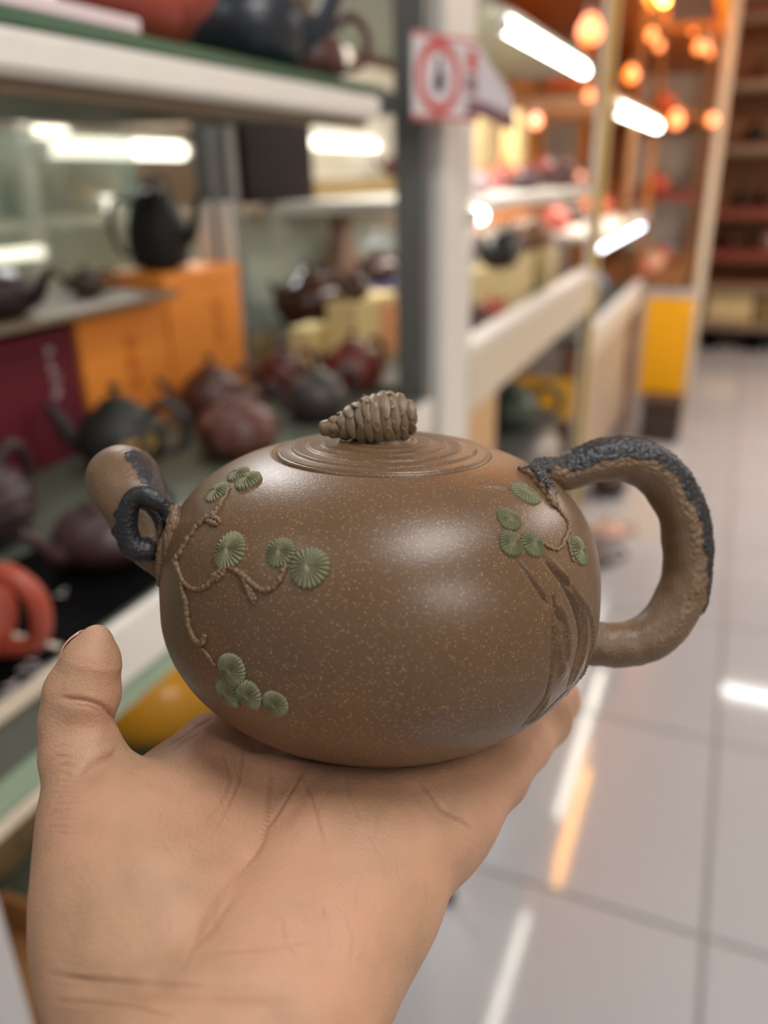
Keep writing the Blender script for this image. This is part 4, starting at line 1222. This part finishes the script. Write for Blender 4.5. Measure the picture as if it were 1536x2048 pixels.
DISCS = [(477, 949, .0030, .0001), (496, 963, .0034, .0004), (434, 985, .0034, .0), (459, 1101, .0044, 0), (562, 1105, .0034, 0), (619, 1135, .0044, .0002),
         (457, 1386, .0036, -.0001), (465, 1338, .0038, .0003), (499, 1389, .0034, .0002), (551, 1407, .0031, 0),
         (1051, 987, .0039, 0), (1017, 1040, .0031, .0001), (1021, 1088, .0031, .0002), (1064, 1088, .0032, .0001), (1157, 1101, .0036, 0)]
for i, (a, b, r, lift) in enumerate(DISCS):
    q_, n_ = hit(a, b)
    o = link('pine_needle_disc', disc_mesh(r, i, 22 + i % 4), MGR, tp)
    rot = Vector(n_).to_track_quat('Z', 'Y').to_matrix().to_4x4()
    o.matrix_local = Matrix.Translation(Vector(q_ + n_ * (0.00005 + lift))) @ rot

# ================================================================== THE HAND
def kc(px, py, d): return np.array(((px - 768) / F_PX * d, (1024 - py) / F_PX * d, d))
PN = np.array((0, .916, -.401))
def plane_pt(x, d): return np.array((x, -.0896 + .438 * (d - .14), d))
def Q(x, d, r, h=0.0): return np.array((*(plane_pt(x, d) - PN * (r + h)), r))
def S_(px, py, d, r): return np.array((*kc(px, py, d), r))

def rcone(X, a, b):
    ba = b[:3] - a[:3]; pa = X - a[:3]
    t = np.clip((pa @ ba) / (ba @ ba), 0, 1)
    return np.linalg.norm(pa - t[:, None] * ba, axis=1) - (a[3] + t * (b[3] - a[3]))

def smin(a, b, k):
    h = np.clip(.5 + .5 * (b - a) / k, 0, 1)
    return b * (1 - h) + a * h - k * h * (1 - h)

PALM = [  # chains blended softly
    [Q(-.046, -.03, .023), Q(-.044, .05, .021), Q(-.0395, .150, .0170), Q(-.042, .165, .016)],
    [Q(-.026, -.03, .023), Q(-.0235, .05, .0205), Q(-.0215, .150, .0168), Q(-.0135, .165, .0168), Q(-.0045, .18, .0165), Q(.0070, .198, .0145), S_(872, 1632, .205, .0125)],
    [Q(-.034, .148, .016), Q(-.030, .175, .0155), Q(-.024, .197, .0135)],
    [Q(-.020, .165, .014), Q(-.012, .185, .0145), Q(-.006, .200, .0135)],
    [S_(290, 2040, .163, .0175), S_(268, 1850, .170, .0180), S_(232, 1700, .178, .0155)],
    [S_(300, 1800, .172, .0165), S_(360, 1680, .190, .0145), S_(400, 1590, .205, .0125)],
]
THUMB = [[S_(232, 1720, .178, .0138), S_(192, 1610, .184, .0114), S_(163, 1508, .187, .0092), S_(150, 1440, .188, .0078), S_(165, 1385, .188, .0085), S_(183, 1322, .187, .0066), S_(193, 1280, .187, .0036)]]
FINGERS = [
    [S_(330, 1610, .205, .0125), S_(430, 1515, .222, .0118), S_(560, 1490, .248, .0092), S_(650, 1450, .272, .0086), S_(700, 1380, .290, .0078)],
    [S_(520, 1640, .205, .0130), S_(650, 1590, .222, .0118), S_(780, 1530, .250, .0094), S_(840, 1480, .275, .0088), S_(860, 1390, .292, .0078)],
    [S_(700, 1650, .203, .0130), S_(810, 1590, .220, .0112), S_(930, 1520, .245, .0090), S_(980, 1460, .266, .0084), S_(990, 1380, .283, .0075)],
    [S_(860, 1640, .203, .0125), S_(985, 1548, .217, .0095), S_(1040, 1484, .233, .0088), S_(1086, 1438, .248, .0084), S_(1108, 1400, .260, .0078), S_(1100, 1340, .272, .0068)],
]
POTK = np.array([[RT.dot(Vector(a)), UP.dot(Vector(a)), FW.dot(Vector(a))] for a in (px_, py_, pz)])   # rows = pot axes in K
PCK = kc(760.6, 1193.6, D0)
def pot_sdf(X):
    v = (X - PCK) @ POTK.T
    z = v[:, 2]; b = np.where(z > 0, BT, BB); n = np.where(z > 0, NT, NB)
    z2 = np.maximum(z, foot_z * 3)
    rr = np.hypot(v[:, 0], v[:, 1])
    k = ((rr / BA) ** n + np.abs(z / b) ** n) ** (1 / n)
    L = np.linalg.norm(v, axis=1)
    return L * (1 - 1 / np.maximum(k, 1e-6))

def hand_sdf(X):
    d = None
    for ch in PALM:
        for a, b in zip(ch[:-1], ch[1:]):
            e = rcone(X, a, b); d = e if d is None else smin(d, e, .011)
    f = None
    for ch in FINGERS:
        g_ = None
        for a, b in zip(ch[:-1], ch[1:]):
            e = rcone(X, a, b); g_ = e if g_ is None else smin(g_, e, .0025)
        f = g_ if f is None else smin(f, g_, .0022)
    d = smin(d, f, .010)
    t_ = None
    for ch in THUMB:
        for a, b in zip(ch[:-1], ch[1:]):
            e = rcone(X, a, b); t_ = e if t_ is None else smin(t_, e, .0018)
    d = smin(d, t_, .009)
    # soft contact with the pot
    p_ = -(pot_sdf(X) - .00015)
    h = np.clip(.5 - .5 * (p_ - d) / (-.003), 0, 1) if False else None
    k = .0035
    h = np.clip(.5 - .5 * (d - p_) / k, 0, 1)
    return d * (1 - h) + p_ * h + k * h * (1 - h) * 1.0

def surface_nets(fn, lo, hi, h):
    nx, ny, nz = [int(math.ceil((b - a) / h)) + 1 for a, b in zip(lo, hi)]
    gx, gy, gz = [lo[i] + h * np.arange(n) for i, n in enumerate((nx, ny, nz))]
    val = np.empty((nx, ny, nz), np.float32)
    for i in range(nx):
        yy, zz = np.meshgrid(gy, gz, indexing='ij')
        X = np.stack([np.full(yy.size, gx[i]), yy.ravel(), zz.ravel()], 1)
        val[i] = fn(X).reshape(ny, nz)
    ins = val < 0
    c = np.zeros((nx - 1, ny - 1, nz - 1), int)
    for a in (0, 1):
        for b in (0, 1):
            for g_ in (0, 1): c += ins[a:nx - 1 + a, b:ny - 1 + b, g_:nz - 1 + g_]
    act = (c > 0) & (c < 8)
    idx = -np.ones(act.shape, int); idx[act] = np.arange(act.sum())
    ii = np.argwhere(act)
    base = np.array(lo) + ii * h
    acc = np.zeros((len(ii), 3)); cnt = np.zeros(len(ii))
    corners = [(a, b, g_) for a in (0, 1) for b in (0, 1) for g_ in (0, 1)]
    for p_ in corners:
        for ax in range(3):
            if p_[ax]: continue
            q_ = list(p_); q_[ax] = 1
            v0 = val[ii[:, 0] + p_[0], ii[:, 1] + p_[1], ii[:, 2] + p_[2]]; v1 = val[ii[:, 0] + q_[0], ii[:, 1] + q_[1], ii[:, 2] + q_[2]]
            m = (v0 < 0) != (v1 < 0); t = np.where(m, v0 / np.where(m, v0 - v1, 1), 0)
            pos = np.array(p_, float)[None].repeat(len(ii), 0); pos[:, ax] += t
            acc[m] += pos[m]; cnt[m] += 1
    Vv = base + h * acc / cnt[:, None]
    quads = []
    for ax in range(3):
        sl0 = [slice(1, -1)] * 3; sl1 = [slice(1, -1)] * 3
        sl0[ax] = slice(0, -1); sl1[ax] = slice(1, None)
        a, b = ins[tuple(sl0)], ins[tuple(sl1)]
        ch = np.argwhere(a != b)
        o = [k for k in range(3) if k != ax]
        off = np.ones(3, int); off[ax] = 0
        base_i = ch + off
        def cell(du, dv):
            q_ = base_i.copy(); q_[:, o[0]] -= du; q_[:, o[1]] -= dv
            return idx[q_[:, 0], q_[:, 1], q_[:, 2]]
        q4 = np.stack([cell(1, 1), cell(0, 1), cell(0, 0), cell(1, 0)], 1)
        inside_first = a[ch[:, 0], ch[:, 1], ch[:, 2]]
        flip = inside_first if ax != 1 else ~inside_first
        q4[~flip] = q4[~flip][:, ::-1]
        quads.append(q4)
    return Vv, np.vstack(quads)

Vh, Fh = surface_nets(hand_sdf, (-.110, -.215, -.06), (.085, -.02, .31), .0034)
def project(V_, it=2):
    for _ in range(it):
        e = 3e-4
        d0 = hand_sdf(V_)
        g_ = np.stack([hand_sdf(V_ + np.array(o_)) - d0 for o_ in ((e, 0, 0), (0, e, 0), (0, 0, e))], 1) / e
        g_ /= np.maximum(np.linalg.norm(g_, axis=1), .3)[:, None]
        V_ = V_ - g_ * d0[:, None] * .9
    return V_, g_
Vh, _ = project(Vh, 2)
me = new_mesh('tmp', Vh, Fh)
import bmesh
bm = bmesh.new(); bm.from_mesh(me)
for lv in range(3):
    bmesh.ops.subdivide_edges(bm, edges=bm.edges, cuts=1, use_grid_fill=True, smooth=0)
bm.to_mesh(me); bm.free()
n = len(me.vertices); Vh = np.empty(n * 3, np.float32); me.vertices.foreach_get('co', Vh); Vh = Vh.reshape(-1, 3).astype(float)
Vh, Gh = project(Vh, 1)
Gh /= np.linalg.norm(Gh, axis=1)[:, None]
# creases cut into the palm side, positions given where they cross the skin
PXh = 768 + F_PX * Vh[:, 0] / Vh[:, 2]; PYh = 1024 - F_PX * Vh[:, 1] / Vh[:, 2]
facing = (-(Vh * Gh).sum(1) / np.linalg.norm(Vh, axis=1)) > .12
near = (Vh[:, 2] > .11) & (Vh[:, 2] < .24)
CREASE = [([(490, 1489), (486, 1530), (478, 1570), (455, 1620), (425, 1672)], 3.5, .00030),
          ([(540, 1512), (542, 1560), (536, 1610), (524, 1680), (480, 1740), (430, 1810), (395, 1870), (366, 1945)], 4.5, .00045),
          ([(609, 1536), (590, 1572), (562, 1612), (520, 1668)], 4, .00038), ([(605, 1545), (622, 1590), (636, 1640), (648, 1690)], 3.5, .00030),
          ([(828, 1551), (862, 1590), (885, 1622), (925, 1645), (945, 1662)], 4.5, .00034), ([(690, 1548), (700, 1590), (722, 1640)], 3, .0002),
          ([(445, 1500), (462, 1560), (440, 1610), (400, 1660)], 3.5, .00018),
          ([(98, 1948), (160, 1958), (234, 1963), (330, 1968), (406, 1972)], 4.5, .00038), ([(112, 2003), (190, 2006), (268, 2014), (360, 2040)], 4.5, .00034),
          ([(118, 1395), (145, 1398), (176, 1402), (205, 1412), (222, 1428), (232, 1442)], 4.0, .00045), ([(130, 1408), (170, 1412), (196, 1422)], 3, .0002),
          ([(238, 1500), (215, 1512), (180, 1530), (150, 1556)], 6, .00040), ([(338, 1488), (370, 1468), (402, 1448), (430, 1436)], 4, .0005), ([(345, 1500), (376, 1478), (410, 1462)], 3, .0003),
          ([(470, 1790), (430, 1850), (380, 1900)], 6, .00018), ([(640, 1800), (655, 1860), (662, 1900)], 4, .00014), ([(560, 1830), (572, 1880), (600, 1930)], 4, .00014),
          ([(690, 1820), (706, 1880), (700, 1930)], 4, .00012), ([(420, 1905), (520, 1898), (640, 1880)], 5, .00012)]
CREASE += [([(560, 1560), (540, 1640), (490, 1730), (430, 1815), (385, 1900)], 26, .0009), ([(250, 1500), (205, 1530), (160, 1565)], 20, .0006),
           ([(120, 1400), (170, 1405), (230, 1435)], 12, .0004), ([(110, 1960), (240, 1975), (420, 1985), (600, 1990)], 22, .0006), ([(640, 1540), (600, 1600), (560, 1660)], 20, .0004),
           ([(820, 1560), (870, 1620), (930, 1660)], 22, .0005), ([(600, 1760), (640, 1860), (660, 1960)], 30, .0004)]
for i in range(34):
    x0 = rnd.uniform(300, 860); y0 = rnd.uniform(1560, 1960); a0 = rnd.uniform(.9, 2.3); l0 = rnd.uniform(30, 75)
    CREASE.append(([(x0, y0), (x0 + l0 * .5 * math.cos(a0) + rnd.uniform(-4, 4), y0 + l0 * .5 * math.sin(a0)), (x0 + l0 * math.cos(a0), y0 + l0 * math.sin(a0))], 3.0, rnd.uniform(.00006, .00013)))
for i in range(16):
    y0 = 1500 + i * 11 + rnd.uniform(-3, 3); x0 = 96 + rnd.uniform(-10, 16)
    CREASE.append(([(x0, y0), (x0 + 22, y0 - 2 + rnd.uniform(-4, 4)), (x0 + 44 + rnd.uniform(0, 14), y0 - 2 + rnd.uniform(-6, 6))], 2.6, .00014))
sel0 = facing & near
dispH = np.zeros(len(Vh)); creaseA = np.zeros(len(Vh))
for pts, wpx, dep in CREASE:
    ln = catmull([(a, b, 0) for a, b in pts], 60)[:, :2]
    lo, hi = ln.min(0) - 30 - 3 * wpx, ln.max(0) + 30 + 3 * wpx
    s_ = np.nonzero(sel0 & (PXh > lo[0]) & (PXh < hi[0]) & (PYh > lo[1]) & (PYh < hi[1]))[0]
    if not len(s_): continue
    dd = np.hypot(PXh[s_, None] - ln[None, :, 0], PYh[s_, None] - ln[None, :, 1]); j = dd.argmin(1); dm = dd.min(1); tpar = j / 59
    e = np.clip(np.minimum(tpar, 1 - tpar) * 5 + .1, 0, 1)
    dispH[s_] -= dep * e * (np.exp(-(dm / (.75 * wpx)) ** 2) - .30 * np.exp(-((dm - 2.4 * wpx) / (1.3 * wpx)) ** 2))
    creaseA[s_] = np.maximum(creaseA[s_], e * np.exp(-(dm / (.8 * wpx)) ** 2) * min(1, dep / .0004) * (1 if wpx < 9 else .12))
Vh = Vh + Gh * dispH[:, None]
# into the world; the origin at the wrist
HO = K(-.031, -.10, .14)
Mk = np.array([list(RT), list(UP), list(FW)])
Vw = Vh @ Mk + np.array(CAM) - np.array(HO)
me.vertices.foreach_set('co', Vw.astype(np.float32).ravel())
me.update(); fix_normals(me)
me.polygons.foreach_set('use_smooth', [True] * len(me.polygons))
me.name = 'hand'
me.attributes.new('crease', 'FLOAT', 'POINT').data.foreach_set('value', creaseA.astype(np.float32))

sk, nt, p = mat_base('skin')
N, L = nt.nodes, nt.links
tc = N.new('ShaderNodeTexCoord')
n1 = N.new('ShaderNodeTexNoise'); n1.inputs['Scale'].default_value = 38; n1.inputs['Detail'].default_value = 4; n1.inputs['Roughness'].default_value = .55
n2 = N.new('ShaderNodeTexNoise'); n2.inputs['Scale'].default_value = 160; n2.inputs['Detail'].default_value = 3
L.new(tc.outputs['Object'], n1.inputs['Vector']); L.new(tc.outputs['Object'], n2.inputs['Vector'])
cr = N.new('ShaderNodeValToRGB')
cr.color_ramp.elements[0].position = .38; cr.color_ramp.elements[0].color = (*lin((160, 124, 96)), 1)
cr.color_ramp.elements[1].position = .62; cr.color_ramp.elements[1].color = (*lin((200, 146, 120)), 1)
L.new(n1.outputs['Fac'], cr.inputs[0])
mxs = N.new('ShaderNodeMix'); mxs.data_type = 'RGBA'; mxs.inputs[0].default_value = .25
L.new(n2.outputs['Fac'], mxs.inputs[0]); L.new(cr.outputs[0], mxs.inputs[6]); mxs.inputs[7].default_value = (*lin((184, 144, 114)), 1)
atc = N.new('ShaderNodeAttribute'); atc.attribute_name = 'crease'
mul = N.new('ShaderNodeMath'); mul.operation = 'MULTIPLY'; mul.inputs[1].default_value = .45; L.new(atc.outputs['Fac'], mul.inputs[0])
mxc = N.new('ShaderNodeMix'); mxc.data_type = 'RGBA'; L.new(mul.outputs[0], mxc.inputs[0]); L.new(mxs.outputs[2], mxc.inputs[6]); mxc.inputs[7].default_value = (*lin((140, 82, 62)), 1)
L.new(mxc.outputs[2], p.inputs['Base Color'])
p.inputs['Roughness'].default_value = .56
p.inputs['Subsurface Weight'].default_value = .18
p.inputs['Subsurface Radius'].default_value = (1.0, .35, .18)
p.inputs['Subsurface Scale'].default_value = .004
v1 = N.new('ShaderNodeTexVoronoi'); v1.inputs['Scale'].default_value = 1500
L.new(tc.outputs['Object'], v1.inputs['Vector'])
n3 = N.new('ShaderNodeTexNoise'); n3.inputs['Scale'].default_value = 420; n3.inputs['Detail'].default_value = 4
L.new(tc.outputs['Object'], n3.inputs['Vector'])
ad = N.new('ShaderNodeMath'); ad.operation = 'ADD'; L.new(v1.outputs['Distance'], ad.inputs[0]); L.new(n3.outputs['Fac'], ad.inputs[1])
b_ = N.new('ShaderNodeBump'); b_.inputs['Strength'].default_value = .38; b_.inputs['Distance'].default_value = .0003
L.new(ad.outputs[0], b_.inputs['Height']); L.new(b_.outputs['Normal'], p.inputs['Normal'])
M['skin'] = sk
hand = link('hand', me, sk, None, HO)
tag(hand, 'bare open left hand, palm up, carrying the brown teapot', 'hand')
# thumb nail on the far side of the tip
nv, nf = [], []
c0 = np.array(S_(176, 1312, .187, 0)[:3]); tipd = np.array(kc(194, 1278, .187)) - np.array(kc(176, 1340, .1875)); tipd /= np.linalg.norm(tipd)
outd = np.array((-.72, .10, .62)); outd -= tipd * (outd @ tipd); outd /= np.linalg.norm(outd); sdd = np.cross(tipd, outd)
c0 = np.array(kc(183, 1318, .1875))
for i in range(13):
    u_ = (i / 12 - .5) * 2
    for j in range(11):
        a_ = (j / 10 - .5) * 1.9
        for_r = .0067 - .0016 * max(0, u_) ** 2
        pos = c0 + tipd * u_ * .0050 + outd * for_r * math.cos(a_) + sdd * for_r * math.sin(a_) * (1 - .25 * max(0, u_) ** 3)
        nv.append(pos)
for i in range(12):
    for j in range(10): nf.append((i * 11 + j, i * 11 + j + 1, (i + 1) * 11 + j + 1, (i + 1) * 11 + j))
nv = np.array(nv) @ Mk + np.array(CAM) - np.array(HO)
nm = link('thumb_nail', new_mesh('thumb_nail', nv, nf), plain('nail', (205, 156, 134), .28, coat=.4), hand)
sm = nm.modifiers.new('thick', 'SOLIDIFY'); sm.thickness = .0004
